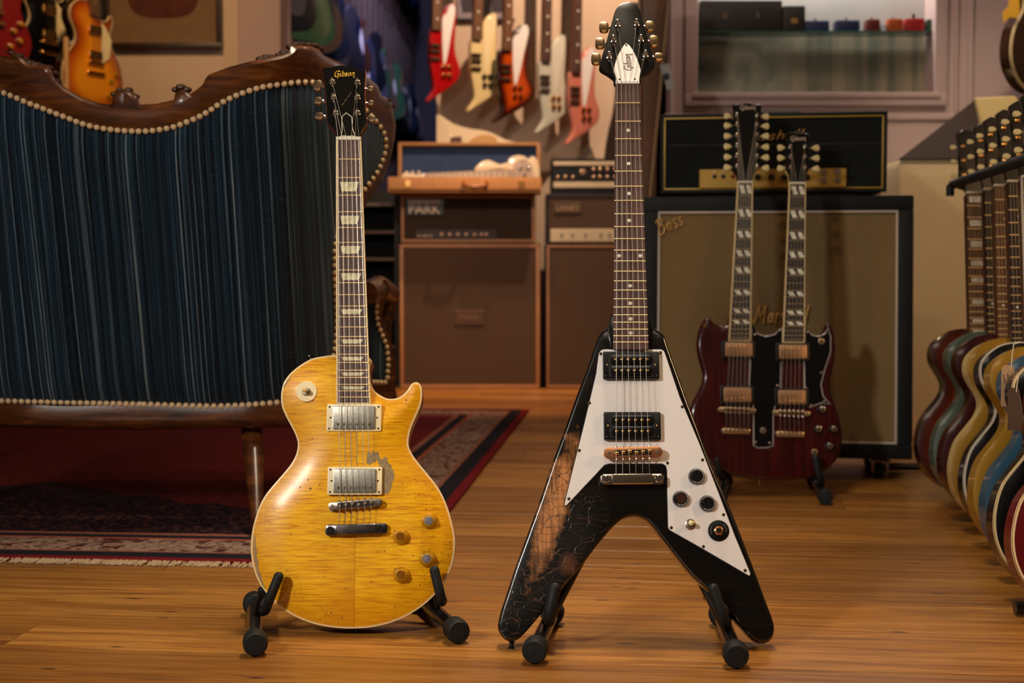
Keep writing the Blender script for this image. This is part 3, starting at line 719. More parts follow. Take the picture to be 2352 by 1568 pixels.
def stopbar(I, c0, c1, h, m, r=.0085, studm=None, slot=None):
    a, b = Vector((c0[0], 0, c0[1])), Vector((c1[0], 0, c1[1])); d = (b-a).normalized(); nn = Vector((-d.z, 0, d.x)); L = (b-a).length
    def loc(u, v): p = a+d*u+nn*v; return (p.x, p.z)
    e = .0088
    ol = [loc(-e, -r*.62), loc(-e*.55, -r), loc(L+e*.55, -r), loc(L+e, -r*.62), loc(L+e, r*.62), loc(L+e*.55, r), loc(-e*.55, r), loc(-e, r*.62)]
    o = I.pl('tailpiece', ol, h-.009, h-.0015, m, (.002, 2))
    I.pl('tailpiece_bar', [loc(.0095, -r*.92), loc(L-.0095, -r*.92), loc(L-.0095, r*.92), loc(.0095, r*.92)], h-.004, h+.0025, m, (.0028, 3), parent=o)
    for u, an in ((0, 80), (L, 70)):
        q = loc(u, 0); st = I.lathe('tailpiece_stud', (q[0], q[1], h-.002), [(-.012, .0045), (-.001, .0062), (.0012, .0062), (.002, .0052)], studm or m, parent=o, n=16)
        t = math.radians(slot if slot else an); dx, dz = .0056*math.cos(t), .0056*math.sin(t)
        I.put('stud_slot', MB().tube([(q[0]-dx, -(h+.0002), q[1]-dz), (q[0]+dx, -(h+.0002), q[1]+dz)], .0007, 4), mat('slot_dark', '15100c', .6), parent=o)
    return o
def stand(name, label, feet, arms, apex, hgrip=None, group=None, low=None):
    """feet: [(front xy, rear xy)] floor points (world), arms: lists of world points, apex world"""
    c = sum((f[0]+f[1] for f in feet), Vector())/4; c.z = 0
    R = thing(name, label, 'guitar stand', Matrix.Translation(c), group); I = R.matrix_world.inverted() if False else Matrix.Translation(-c)
    def put(nm, mb, m, **k):
        mb.v = [tuple(I @ Vector(p)) for p in mb.v]; return obj(nm, mb, m, R, **k)
    for k, (f, r) in enumerate(feet):
        d = (r-f).normalized(); L = (r-f).length; up = Vector((0, 0, .0205)); rt = .0122
        put('foot_tube', MB().tube([f+d*.01+up, r-d*.01+up], rt, 20), blackmetal)
        for e, dd in ((f, d), (r, -d)):
            mb = MB(); A = dd; n = 44; q = A.to_track_quat('Z', 'Y')
            prof = [(0, .0162), (.002, .0180), (.006, .0188), (.008, .0196), (.030, .0196), (.034, .0168), (.036, .0124)]
            v = []; F_ = []
            for dpt, rad in prof:
                for j in range(n):
                    an = 2*math.pi*j/n; rr_ = rad - (.0009 if (j % 2 and .007 < dpt < .033) else 0); v.append(e+up+q @ Vector((rr_*math.cos(an), rr_*math.sin(an), dpt)))
            for i in range(len(prof)-1):
                for j in range(n): F_.append((i*n+j, i*n+(j+1) % n, (i+1)*n+(j+1) % n, (i+1)*n+j))
            F_.append(tuple(range(n-1, -1, -1))); F_.append(tuple((len(prof)-1)*n+j for j in range(n)))
            mb.add(v, F_); mb.ring(-A, e+up, [(-.001, .012), (.0006, .0118), (.001, .003), (.0002, .0025)], 20)
            put('rubber_foot', mb, rubber, ang=28)
        ap = apex[k]; base = f+(r-f)*.55+up
        if low: pass
        put('upright', MB().tube([base, ap], .0075, 12), blackmetal)
    put('hinge_bar', MB().tube([apex[0], apex[1]], .0085, 12), blackmetal)
    for k, (pts, rad) in enumerate(arms):
        f, r = feet[k]; base = f+(r-f)*.5+Vector((0, 0, .03))
        P = [Vector((p[0], p[1], 0)) for p in []]
        q = []
        for ax in range(3):
            pass
        pp = [np.array(p) for p in pts]; out = []
        for i in range(len(pp)-1):
            a, b, c_, d_ = pp[max(i-1, 0)], pp[i], pp[i+1], pp[min(i+2, len(pp)-1)]
            for j in range(6):
                t = j/6; out.append(tuple(.5*((2*b)+(c_-a)*t+(2*a-5*b+4*c_-d_)*t*t+(3*b-a-3*c_+d_)*t**3)))
        out.append(tuple(pp[-1]))
        put('arm_rod', MB().tube([base, Vector(pts[0]), Vector(out[3])], rad*.55, 10), blackmetal)
        mb = MB().tube(out, rad, 14); mb.ball(out[-1], rad*1.0, 14); put('padded_arm', mb, rubber)
    return R

# ---------------------------------------------------------------- amber flame-top single cutaway
FL = Fr(px(811, 1443, 2.292), 12.5)
LP = Inst('electric_guitar', 'worn amber flame-top single-cutaway guitar on the left floor stand, gold lettering on its black headstock', 'guitar', FL)
lpo = [(772, 816), (749, 817), (718, 823), (693, 836), (670, 854), (654, 874), (647, 895), (645.5, 918), (649, 938), (659.5, 961), (672, 984), (681, 1004.5), (684, 1022), (680, 1043), (670, 1063), (654, 1083.5), (634, 1106.5), (611, 1134.5), (597, 1160), (586, 1191), (578.5, 1224), (576, 1255), (578, 1285.5), (585, 1313.5), (596, 1339), (614, 1364.5), (632, 1383.6), (658, 1404), (688, 1420), (724, 1433), (764.5, 1440.5), (808, 1443), (851, 1440), (892, 1431), (928, 1417), (961, 1397.7), (989, 1374.7), (1012, 1349), (1028, 1321), (1039, 1293), (1044, 1262.5), (1044.6, 1237), (1040, 1209), (1032, 1178), (1024, 1155), (1013, 1131), (998.8, 1109), (978, 1083.6), (958, 1059), (945, 1040), (938, 1022), (939, 1002), (945, 979), (955, 956), (965.6, 930.5), (969.4, 907.5), (968, 889.7), (962, 879.5), (953, 877.5), (944, 883), (935, 897), (922, 909), (907, 915), (889, 914.7), (871, 906), (858.5, 895), (852, 882), (849.5, 867), (849, 845), (849, 822)]
lpl = FL.many(lpo); lps = spline(lpl, 3); lpr = resample(lps, .0035)
def lptop(P, d):
    t = np.clip((d-.003)/.058, 0, 1); h = .0115*(1-(1-t)**1.7) - .0008*np.clip(1-d/.003, 0, 1)
    return np.stack([P[:, 0], -h, P[:, 1]], 1)
def lpH(p):
    d = dist(np.array([p]), lpr)[0]; t = min(1, max(0, (d-.003)/.058)); return .0115*(1-(1-t)**1.7)
def flamemat():
    m, t = newmat('amber_flame_maple', .42, 0, .22); t.b.inputs['Coat Roughness'].default_value = .20; t.b.inputs['Specular IOR Level'].default_value = .25
    v = t.tc(); s = t.sep(v); xc = t.math('SUBTRACT', s[0], FL.at(817, 1300)[0]); right = t.math('GREATER_THAN', xc, 0.)
    # figure: wavy bands across, different run on both halves
    def bands(rot, seed):
        q = t.tc(rot=(0, rot, 0), scale=(.34, 1, 5.5), loc=(seed, 0, seed)); a = t.noise(q, 60, 3, .6, .6)
        q2 = t.tc(rot=(0, rot*1.2, 0), scale=(.20, 1, 4), loc=(seed, 2, 0)); b = t.noise(q2, 110, 2, .6, .8)
        return t.math('ADD', t.math('MULTIPLY', a, .6), t.math('MULTIPLY', b, .4))
    bl = bands(math.radians(7), 3.); br = bands(math.radians(-3), 7.)
    mx = t.n('ShaderNodeMix', data_type='FLOAT'); t.l(right, mx.inputs[0]); t.l(bl, mx.inputs[2]); t.l(br, mx.inputs[3]); fig = mx.outputs[0]
    c = t.ramp(fig, [(.36, lin('bc7602')), (.45, lin('dc9a04')), (.52, lin('ecae06')), (.60, lin('f6c014'))])
    big = t.noise(t.tc(loc=(1, 0, 4)), 9, 3); c = t.mix(t.ramp(big, [(.46, 0.), (.66, .35)]), c, lin('d08e0c'))
    # darker left half strip near the seam low on the body
    at = t.n('ShaderNodeAttribute', attribute_name='edge')
    c = t.mix(t.ramp(at.outputs['Fac'], [(.0, .5), (.028, .2), (.07, 0.)]), c, lin('c47a0a'))
    lowl = t.math('MULTIPLY', t.math('MULTIPLY', t.math('LESS_THAN', xc, 0.), t.ramp(t.math('ADD', t.math('MULTIPLY', xc, -9.), 0.), [(.0, 1.), (.55, 0.)])), t.ramp(t.math('MULTIPLY', s[2], 5.), [(.35, .6), (.95, .0)])); c = t.mix(lowl, c, lin('c47c08'))
    seam = t.math('LESS_THAN', t.math('ABSOLUTE', xc), .0006); c = t.mix(t.math('MULTIPLY', seam, .5), c, lin('8a5008'))
    # checking lines
    q = t.tc(scale=(1, 1, .16)); vo = t.n('ShaderNodeTexVoronoi', feature='DISTANCE_TO_EDGE'); t.l(q, vo.inputs['Vector']); vo.inputs['Scale'].default_value = 240
    q3 = t.tc(scale=(.12, 1, 1)); vp = t.n('ShaderNodeTexVoronoi', feature='DISTANCE_TO_EDGE'); t.l(q3, vp.inputs['Vector']); vp.inputs['Scale'].default_value = 190
    cr = t.math('MINIMUM', t.ramp(vo, [(.0, 0.), (.045, 1.)]), t.ramp(vp, [(.0, 0.), (.04, 1.)]))
    zone = t.ramp(t.noise(t.tc(loc=(5, 0, 1)), 11, 3), [(.46, 0.), (.62, .5)])
    c = t.mix(t.math('MULTIPLY', t.math('SUBTRACT', 1., cr), zone), c, lin('6a4206'))
    # dings
    vd = t.n('ShaderNodeTexVoronoi', feature='F1'); t.l(t.tc(), vd.inputs['Vector']); vd.inputs['Scale'].default_value = 42
    c = t.mix(t.ramp(vd, [(.035, 1.), (.055, 0.)]), c, lin('4a3416'))
    # cream edge binding by distance to the rim, brown worn line where the finish is lost on the left flank
    c = t.mix(t.ramp(at.outputs['Fac'], [(.0030, 1.), (.0034, 0.)]), c, lin('ecd8a8'))
    t.col(c); t.bump(t.ramp(fig, [(.3, 0.), (.7, 1.)]), .04, .001)
    t.l(t.ramp(t.noise(t.tc(), 500, 2), [(.3, .36), (.7, .46)]), t.b.inputs['Roughness']); return m
mb = sheet(lpr, [], .0058, lptop, lambda P, d: np.stack([P[:, 0], np.full(len(P), .006), P[:, 1]], 1), rings=(.0014, .0030, .0034, .007, .011, .016, .022))
LP.put('body_top', mb, flamemat(), ang=60)
LP.pl('body_back', [tuple(p) for p in inset(lpr, .0006)], -.052, -.0055, cherry, None, label='cherry stained mahogany back')
# bare patch and lost finish along the rim
def decal(I, nm, pts, H, m, step=.004, off=.00035, label=None):
    P = resample(FL.many(pts, .010), .003)
    o = I.put(nm, sheet(P, [], step, lambda Q, d: [(a, -(H((a, b))+off), b) for a, b in Q], lambda Q, d: [(a, -(H((a, b))-.001), b) for a, b in Q]), m, ang=60, label=label); return o
barem = mat('bare_wood', '8a7550', .6, var=.22, vscale=160)
decal(LP, 'bare_patch', [(844, 1040), (850, 1037), (852, 1044), (858, 1034), (862, 1040), (868, 1037), (872, 1048), (876, 1056), (880, 1053), (884, 1048), (890, 1052), (889, 1058), (895, 1066), (899, 1068), (899, 1075), (903, 1078), (903, 1085), (907, 1090), (904, 1096), (906, 1102), (901, 1106), (899, 1118), (895, 1130), (890, 1134), (879, 1134), (879, 1085), (874, 1074), (870, 1066), (866, 1055), (860, 1062), (856, 1062), (850, 1068), (843, 1064), (842, 1056)], lpH, barem, label='bare grey-brown wood where the finish is gone')
decal(LP, 'rim_wear', [(581, 1225), (585, 1234), (584.5, 1246), (588, 1262), (587, 1275), (592, 1292), (591, 1305), (598, 1320), (600, 1335), (608, 1352), (604, 1350), (595, 1333), (587, 1314), (581, 1286), (579, 1255)], lpH, mat('rim_bare', '96764c', .6, var=.2, vscale=150))
decal(LP, 'rim_wear', [(650, 884), (656, 874), (669, 857), (664, 868), (656, 880), (650, 890)], lpH, MATS['rim_bare'])
for (a, b, r) in [(690, 1119, 2.6), (714, 1122, 3.2), (735, 1113, 2.5), (708, 1102, 2), (933, 918, 2.5), (950, 1276, 2), (1033, 1244, 2), (1033, 1258, 2), (960, 1382, 2), (907, 1395, 2), (760, 1408, 2.5), (785, 1418, 2)]:
    p = FL.at(a, b, .008); rr_ = r/1420; o = LP.pl('ding', [(p[0]+rr_*math.cos(k)*random.uniform(.6, 1.1), p[1]+rr_*math.sin(k)*random.uniform(.6, 1.1)) for k in np.linspace(0, 5.4, 7)], lpH(p)-.001, lpH(p)+.0003, mat('ding_brown', '5e4420', .6))
HB = .014
neck(LP, (771.7, 321), (829, 321), (772.4, 925.4), (850.8, 925.4), 912.1, 22, rosewood, bind, HB, [3, 5, 7, 9, 12, 15, 17, 19, 21], cherry, inl='trap', wood_to=FL.at(800, 860)[1])
def lpick(x0, x1, y0, y1, hh): a, b = FL.at(x0, y1, hh), FL.at(x1, y0, hh); return ((a[0]+b[0])/2, (a[1]+b[1])/2), b[0]-a[0], b[1]-a[1]
for x0, x1, y0, y1, cx0, cx1, cy0, cy1, rh in ((749.3, 875.8, 927.4, 989.7, 763, 862, 931.5, 985, .005), (751.8, 878, 1072, 1136, 765.4, 866, 1076, 1130.8, .009)):
    c, W_, H_ = lpick(x0, x1, y0, y1, .016); c2, w2, h2 = lpick(cx0, cx1, cy0, cy1, .018)
    humbucker(LP, 'pickup', c, .0095, cream, nickel, rh, W_, H_, w2, h2, polez=-.29)
tom(LP, FL.at(762.7, 1161.7, .024), FL.at(869.6, 1153, .024), .024, chrome2, mat('grey_saddle', (.55, .5, .44), .35, 1))
for q in ((765, 1166), (866, 1157)):
    p = FL.at(*q, .012); LP.lathe('bridge_wheel', (p[0], p[1], .010), [(0, .0065), (.004, .0065)], chrome2)
worn = mat('worn_chrome', (.50, .47, .45), .25, 1, var=.5, vscale=70)
stopbar(LP, FL.at(758.6, 1217, .022), FL.at(877.5, 1213.5, .022), .022, worn, .0092, mat('black_stud', '1c1a1a', .35, .7))
def speedknob(I, c, h, m, capm=None, r=.0125, tall=.012):
    o = I.lathe('knob', (c[0], c[1], h), [(0, r), (.0012, r*1.02), (.0022, r*.97), (tall*.55, r*.78), (tall*.85, r*.68), (tall, r*.62), (tall*1.02, r*.5)], m, n=28)
    I.lathe('knob_cap', (c[0], c[1], h+tall), [(0, r*.56), (.0008, r*.52), (.001, r*.2)], capm or m, parent=o, n=24)
    mb = MB()
    for k in range(22):
        a = 2*math.pi*k/22; q0 = r*.80; mb.ball((c[0]+q0*math.cos(a), -(h+tall*.58), c[1]+q0*math.sin(a)), .0006, 4)
    t = I.put('knob_ticks', mb, mat('knob_tick_gold', '6a4812', .5), o); return o
amber = mat('amber_knob', 'b07e18', .18, coat=.8, var=.25, vscale=150); ambercap = mat('amber_cap', '7a4c0c', .2, coat=.6); silvercap = mat('silver_cap', (.62, .60, .62), .35, .9, var=.3, vscale=220)
for k, (a, b) in enumerate(((985, 1196), (920.6, 1231.8), (980.8, 1282.9), (921.9, 1319.8))):
    p = FL.at(a, b, .016); hh = lpH(p); speedknob(LP, p, hh+.0004, amber, silvercap if k % 2 == 0 else ambercap, .0132)
    d = MB(); a0 = math.radians(140); d.add([(p[0]+.0165*math.cos(a0), -hh-.001, p[1]+.0165*math.sin(a0)), (p[0]+.011*math.cos(a0+.25), -hh-.001, p[1]+.011*math.sin(a0+.25)), (p[0]+.011*math.cos(a0-.25), -hh-.001, p[1]+.011*math.sin(a0-.25))], [(0, 1, 2)]); LP.put('knob_pointer', d, screwm)
p = FL.at(704.6, 899.4, .01); hh = lpH(p)+.0006
o = LP.lathe('toggle_plate', (p[0], p[1], hh), [(-.002, .0172), (.0022, .0172), (.0028, .0165), (.0028, .0078)], cream, n=40, label='cream disc around the toggle switch')
LP.lathe('toggle_nut', (p[0], p[1], hh+.0025), [(0, .0072), (.0015, .0072), (.003, .0060), (.0034, .0042)], nickel, parent=o)
q = MB(); q.tube([(p[0], -hh-.005, p[1]), (p[0]-.001, -hh-.014, p[1]+.0005)], .0022, 10); q.ball((p[0]-.001, -hh-.016, p[1]+.0005), .0042, 14); LP.put('toggle_tip', q, mat('amber_tip', 'd8b070', .3, coat=.5), o)
def button(I, p, dirn, m=None, s=1.):
    mb = MB().ring(dirn, p, [(0, .0065*s), (.002, .004*s), (.009*s, .0035*s), (.011*s, .0068*s), (.0135*s, .0065*s)], 14); return I.put('strap_button', mb, m or blackp)
p = FL.at(815, 1442.5); button(LP, (p[0], .025, p[1]), (0, 0, -1)); p = FL.at(714, 829); button(LP, (p[0], .02, p[1]), (-.35, 0, .94))
# headstock
H1 = headframe(LP, (800.5, 321), HB, 13)
hso = [(738.6, 155.6), (754, 155), (764, 153), (774, 150.5), (784.5, 149.7), (792, 151), (802, 150.5), (815, 154), (830, 160), (840.6, 160.7), (839.8, 176.5), (838, 202), (838.6, 227.5), (840, 253), (844, 283.7), (836.8, 294), (830, 304), (828.5, 320), (772, 320), (769.7, 304), (761.5, 294), (751, 283), (750, 253), (748, 227.5), (745.7, 202), (742.4, 176.5)]
hs = H1.many(hso)
LP.put('headstock', MB().prism(hs, 0, .014), cherry, bevel=(.0008, 1), M=H1.rel)
blk = mat('crazed_black_face', '090807', .2, coat=.7, bump=.1, bscale=250)
LP.put('headstock_face', MB().prism(inset(hs, .0009), -.0012, .0004), blk, M=H1.rel, bevel=(.0004, 1))
btnm = mat('dark_nickel_button', (.62, .52, .42), .28, 1)
posts = []
for P_, B_, sz in (((763, 189), (729, 198), (.0072, .0105)), ((766, 224.5), (730.5, 232.6), (.0072, .007)), ((770.5, 260.7), (733, 267.6), (.0074, .0068)), ((820.7, 190.6), (851, 205), (.0052, .0052)), ((821, 225), (852, 237.8), (.0050, .0050)), ((820.7, 260.7), (853, 273.5), (.0070, .0068))):
    posts.append(tuner(LP, H1, P_, B_, 'pill', btnm, sz, .0012))
# gold name and the little scratched script
w0, w1 = H1.at(767, 176, .0014), H1.at(815, 173, .0014); sz = .0165
_, wd = strokes('GibsoN', Matrix.Identity(4), 1., .1); k = (w1[0]-w0[0])/wd
goldink = mat('gold_lettering', 'c89a2c', .35, .5)
def lettering(I, rel, text, p0, size, ang, r, m, yoff, nm='lettering', squash=1.0, parent=None, shear=.22):
    Mx = T3(p0[0], -yoff, p0[1]) @ Matrix.Rotation(-math.radians(ang), 4, 'Y') @ Matrix.Diagonal((size, 1, size*squash, 1))
    mb, _ = strokes(text, Mx, 1., r, shear=shear); mb.v = [(a, -yoff+(b+yoff)*.4, c_) for a, b, c_ in mb.v]
    return I.put(nm, mb, m, parent, M=rel, ang=60)
lettering(LP, H1.rel, 'GibsoN', w0, k, 3, .00085, goldink, .0014, squash=1.12)
mb = MB()
for j in range(7):
    a = H1.at(786+j*3.2, 240-j*4.4+(j % 2)*2, .0014); mb.tube([(a[0]-.0007, -.0014, a[1]-.0022), (a[0]+.0009, -.0014, a[1]+.0022)], .0003, 4)
LP.put('script_marks', mb, mat('faded_gold', '8a7448', .5), M=H1.rel)
bell = [(795.5, 258.5), (792, 262), (785.5, 267), (784.8, 278), (785.5, 300), (784, 308), (782, 313.5), (790, 312.5), (795, 314), (799.5, 316.5), (804, 314), (809, 312.5), (817, 313.5), (814, 306), (810.5, 295), (809, 270), (805.5, 266), (799, 262)]
bl = H1.many(bell, .002)
o = LP.put('truss_cover', MB().prism(bl, -.0030, -.0008), mat('bell_white', 'e6dcc0', .4), M=H1.rel); LP.put('truss_cover_face', MB().prism(inset(bl, .00115), -.0034, -.0029), black, o)
for q in ((796.5, 261), (799.5, 312.5)):
    a = H1.at(*q, .003); LP.put('screw', MB().ring(FRONT, (a[0], -.0034, a[1]), [(0, .0016), (.0006, .0014)], 8), nickel, o)
nx = [776.3, 786, 796, 806.5, 815.6, 824]; bx = [780.7, 794.4, 808.4, 822.5, 837, 851]; tx = [779, 793, 807.6, 822.5, 837, 852]
order = [2, 1, 0, 3, 4, 5]; ps = [posts[2], posts[1], posts[0], posts[3], posts[4], posts[5]]
strings(LP, ps, [(a, 321) for a in nx], H1, HB+.003, [(a, 1159.5-k*1.2) for k, a in enumerate(bx)], [(a, 1206) for a in tx], .026, .021)
# ---- its stand
def fl(x, y): v = pf(x, y); v.z = 0; return v
def on(F, x, y, h): a = F.at(x, y, h); return F.M @ Vector((a[0], -h, a[1]))
fa, fb = fl(587, 1511), fl(584, 1406); fc, fd = fl(1055, 1481), fl(962, 1398)
stand('guitar_stand', 'black folding floor stand with rubber feet holding the amber flame-top guitar', [(fa, fb), (fc, fd)],
      [([on(FL, 604, 1352, -.062), on(FL, 600, 1392, -.045), on(FL, 608, 1402, -.005), on(FL, 618, 1378, .026), on(FL, 640, 1324, .030)], .0082),
       ([on(FL, 1000, 1345, -.062), on(FL, 1012, 1378, -.045), on(FL, 1016, 1379, -.005), on(FL, 1012, 1368, .026), on(FL, 998, 1310, .030)], .0082)],
      [on(FL, 760, 1110, -.10), on(FL, 870, 1110, -.10)])

# ---------------------------------------------------------------- black V guitar
FV = Fr(px(1461, 1473, 2.205), 15)
VG = Inst('flying_wedge_guitar', 'worn black V-shaped guitar with white pickguard on the right floor stand', 'guitar', FV)
vo_ = [(1412, 735), (1407, 742), (1396, 752), (1383, 760), (1377, 768), (1371, 781), (1363, 803), (1349, 845), (1326.4, 904), (1298.4, 983), (1270.3, 1058.7), (1242, 1142.9), (1205.8, 1242), (1183, 1304), (1166.5, 1354.5), (1152.4, 1396.6), (1144.6, 1427.5), (1144, 1444), (1151, 1459.7), (1162, 1469.5), (1176, 1472), (1191.7, 1466.7), (1208.6, 1450), (1242, 1410.6), (1264.7, 1382.5), (1287, 1354.5), (1312.4, 1326.4), (1340.5, 1292.8), (1368.5, 1256), (1393.8, 1225.4), (1413.4, 1204.4), (1433, 1190), (1458, 1185), (1480.8, 1191.7), (1497.6, 1205.8), (1517, 1231), (1545.3, 1267.5), (1579, 1309.6), (1607, 1337.7), (1629.5, 1357.3), (1649, 1374), (1677, 1407.8), (1705, 1441.5), (1725, 1464), (1744.5, 1476.6), (1761.4, 1475.7), (1774, 1466.7), (1779.6, 1447), (1775.4, 1421.8), (1758.6, 1377), (1736, 1315), (1708, 1242), (1677, 1163.7), (1635, 1067), (1607, 991), (1579, 918), (1551, 839.8), (1534, 792), (1527, 771), (1514.4, 758.4), (1500, 750), (1490, 735), (1486, 722), (1414, 722)]
vl = FV.many(vo_); vr = resample(spline(vl, 3), .0035); vc = np.array(FV.at(1461, 1060))
def vtop(P, d):
    r = .006; h = np.where(d < r, -r+np.sqrt(np.maximum(0, r*r-(r-d)**2)), 0); return np.stack([P[:, 0], -h, P[:, 1]], 1)
def vback(P, d):
    r = .006; h = np.where(d < r, -r+np.sqrt(np.maximum(0, r*r-(r-d)**2)), 0); return np.stack([P[:, 0], .038+h, P[:, 1]], 1)
def vmat():
    m, t = newmat('crackled_black_finish', .26, 0, .55); t.b.inputs['Coat Roughness'].default_value = .15
    v = t.tc(); s = t.sep(v)
    wx, wz = FV.at(1265, 1165); # worn wing centre
    def ell(cx, cz, rx, rz, an):
        ca, sa = math.cos(an), math.sin(an); u = t.math('SUBTRACT', s[0], cx); w_ = t.math('SUBTRACT', s[2], cz)
        a = t.math('DIVIDE', t.math('ADD', t.math('MULTIPLY', u, ca), t.math('MULTIPLY', w_, sa)), rx); b = t.math('DIVIDE', t.math('SUBTRACT', t.math('MULTIPLY', w_, ca), t.math('MULTIPLY', u, sa)), rz)
        return t.math('SQRT', t.math('ADD', t.math('POWER', a, 2.), t.math('POWER', b, 2.)))
    an = -math.radians(16)
    e1_ = ell(wx+.004, wz-.005, .026, .15, an); e2_ = ell(*FV.at(1255, 1290), .11, .16, an); e3 = ell(*FV.at(1305, 1298), .018, .022, 0)
    wob = t.math('MULTIPLY', t.math('SUBTRACT', t.noise(v, 24, 4, .7), .5), 1.5)
    w1_ = t.ramp(t.math('ADD', e1_, wob), [(.4, 1.), (.9, 0.)]); w3_ = t.ramp(t.math('ADD', e3, wob), [(.2, .45), (1.1, 0.)])
    gr = t.noise(t.tc(scale=(10, 1, .8), rot=(0, an, 0)), 24, 4)
    vo = t.n('ShaderNodeTexVoronoi', feature='DISTANCE_TO_EDGE'); q = t.tc(scale=(.6, 1, 1.3)); dq = t.n('ShaderNodeVectorMath', operation='ADD'); t.l(q, dq.inputs[0])
    nz = t.n('ShaderNodeTexNoise'); t.l(v, nz.inputs['Vector']); nz.inputs['Scale'].default_value = 30; sc = t.n('ShaderNodeVectorMath', operation='SCALE'); t.l(nz.outputs['Color'], sc.inputs[0]); sc.inputs['Scale'].default_value = .022; t.l(sc, dq.inputs[1]); t.l(dq, vo.inputs['Vector']); vo.inputs['Scale'].default_value = 64
    crack = t.ramp(vo, [(.0, 1.), (.010, 1.), (.032, 0.)])
    zone = t.ramp(t.math('ADD', e2_, t.math('MULTIPLY', wob, .3)), [(.55, 1.), (1.05, 0.)])
    brown = t.ramp(gr, [(.3, lin('7e4c26')), (.6, lin('c08552'))])
    dark = t.mix(t.ramp(t.noise(t.tc(scale=(.5, 1, 8)), 12, 3), [(.5, 0.), (.7, .5)]), lin('0a0807'), lin('1d100b'))
    c = t.mix(w1_, dark, brown); c = t.mix(w3_, c, lin('7a4a32'))
    inw_ = t.math('MULTIPLY', crack, w1_)
    ck = t.math('MULTIPLY', t.math('MULTIPLY', crack, zone), t.ramp(t.noise(v, 55, 2), [(.48, 0.), (.62, .8)]))
    c = t.mix(t.math('MULTIPLY', ck, t.math('SUBTRACT', 1., w1_)), c, lin('74482a')); c = t.mix(t.math('MULTIPLY', inw_, .9), c, lin('1e0f08'))
    t.col(c); hgt = t.math('MULTIPLY', t.math('SUBTRACT', 1., crack), zone); t.bump(hgt, .35, .0012)
    t.l(t.math('ADD', .2, t.math('MULTIPLY', zone, .14)), t.b.inputs['Roughness']); return m
VG.put('body', sheet(vr, [], .012, vtop, vback, rings=(.0008, .002, .0036, .0056)), vmat(), ang=60)
HV = .012
neck(VG, (1414, 192), (1468.8, 192), (1408.7, 802), (1490, 802), 786, 22, rosewood, None, HV, [3, 5, 7, 9, 12, 15, 17, 19, 21], black, nutm_=white, wood_to=FV.at(1450, 745)[1])
VG.pl('neck_heel', FV.many([(1403, 722), (1492, 722), (1500, 752), (1497, 800), (1403, 800), (1395, 752)], .004), -.004, .0045, MATS['crackled_black_finish'], (.003, 2))
pg = [(1380.6, 803), (1388, 801), (1508, 801), (1518.6, 801), (1525.7, 804.7), (1529, 812), (1562, 910), (1607, 1016.6), (1652, 1132), (1688.4, 1228), (1725, 1316), (1724, 1322), (1719, 1322.5), (1713.7, 1319.4), (1612.7, 1260.5), (1537, 1217.5), (1533.3, 1211), (1531.5, 1130), (1531, 1080), (1528.5, 1070), (1521.5, 1065.7), (1400, 1065.7), (1389.6, 1068.5), (1302, 1161.5), (1296.5, 1162), (1295.8, 1155), (1312.4, 1086.7), (1340.5, 974.5), (1368.5, 856.6), (1374.5, 810)]
pgl = FV.many(pg, .0025)
pgm = mat('white_pickguard', 'e4dfdb', .36)
VG.pl('pickguard_edge', pgl, .0, .0014, mat('pickguard_black_ply', '3a3a40', .4)); VG.pl('pickguard', inset(pgl, .0011), .0012, .0028, pgm, (.0004, 1))
for q in ((1379.5, 812), (1517, 809.5), (1353.7, 925), (1567, 933.8), (1330.4, 1034), (1613.5, 1055.9), (1533, 1062.9), (1306.5, 1145), (1661.8, 1181.6), (1541.7, 1211.4), (1615.5, 1254.9), (1711.4, 1309.6)):
    VG.screw(FV.at(*q, .003), .0028, .0026)
for x0, x1, y0, y1, b0, b1, c0, c1 in ((1385.4, 1513.5, 807, 870, 1400.8, 1499, 811, 862), (1387.3, 1517, 945.6, 1010, 1401, 1500.5, 950, 1001)):
    a, b = FV.at(x0, y1, .011), FV.at(x1, y0, .011); c, d = FV.at(b0, c1, .013), FV.at(b1, c0, .013)
    humbucker(VG, 'pickup', ((a[0]+b[0])/2, (a[1]+b[1])/2), .0028, blackp, None, .0085, b[0]-a[0], b[1]-a[1], d[0]-c[0], d[1]-c[1], open_=True)
orange_chrome = mat('chrome_orange_reflection', (.95, .66, .46), .24, .9)  # chrome with an orange reflection put into its base colour
tom(VG, FV.at(1399, 1040, .020), FV.at(1509, 1037, .020), .020, orange_chrome, gold, postm=chrome2, r=.0092)
stopbar(VG, FV.at(1392.4, 1100, .019), FV.at(1513, 1099, .019), .019, chrome, .0090)
blackknob = mat('black_knob', '0d0d0f', .25, coat=.5)
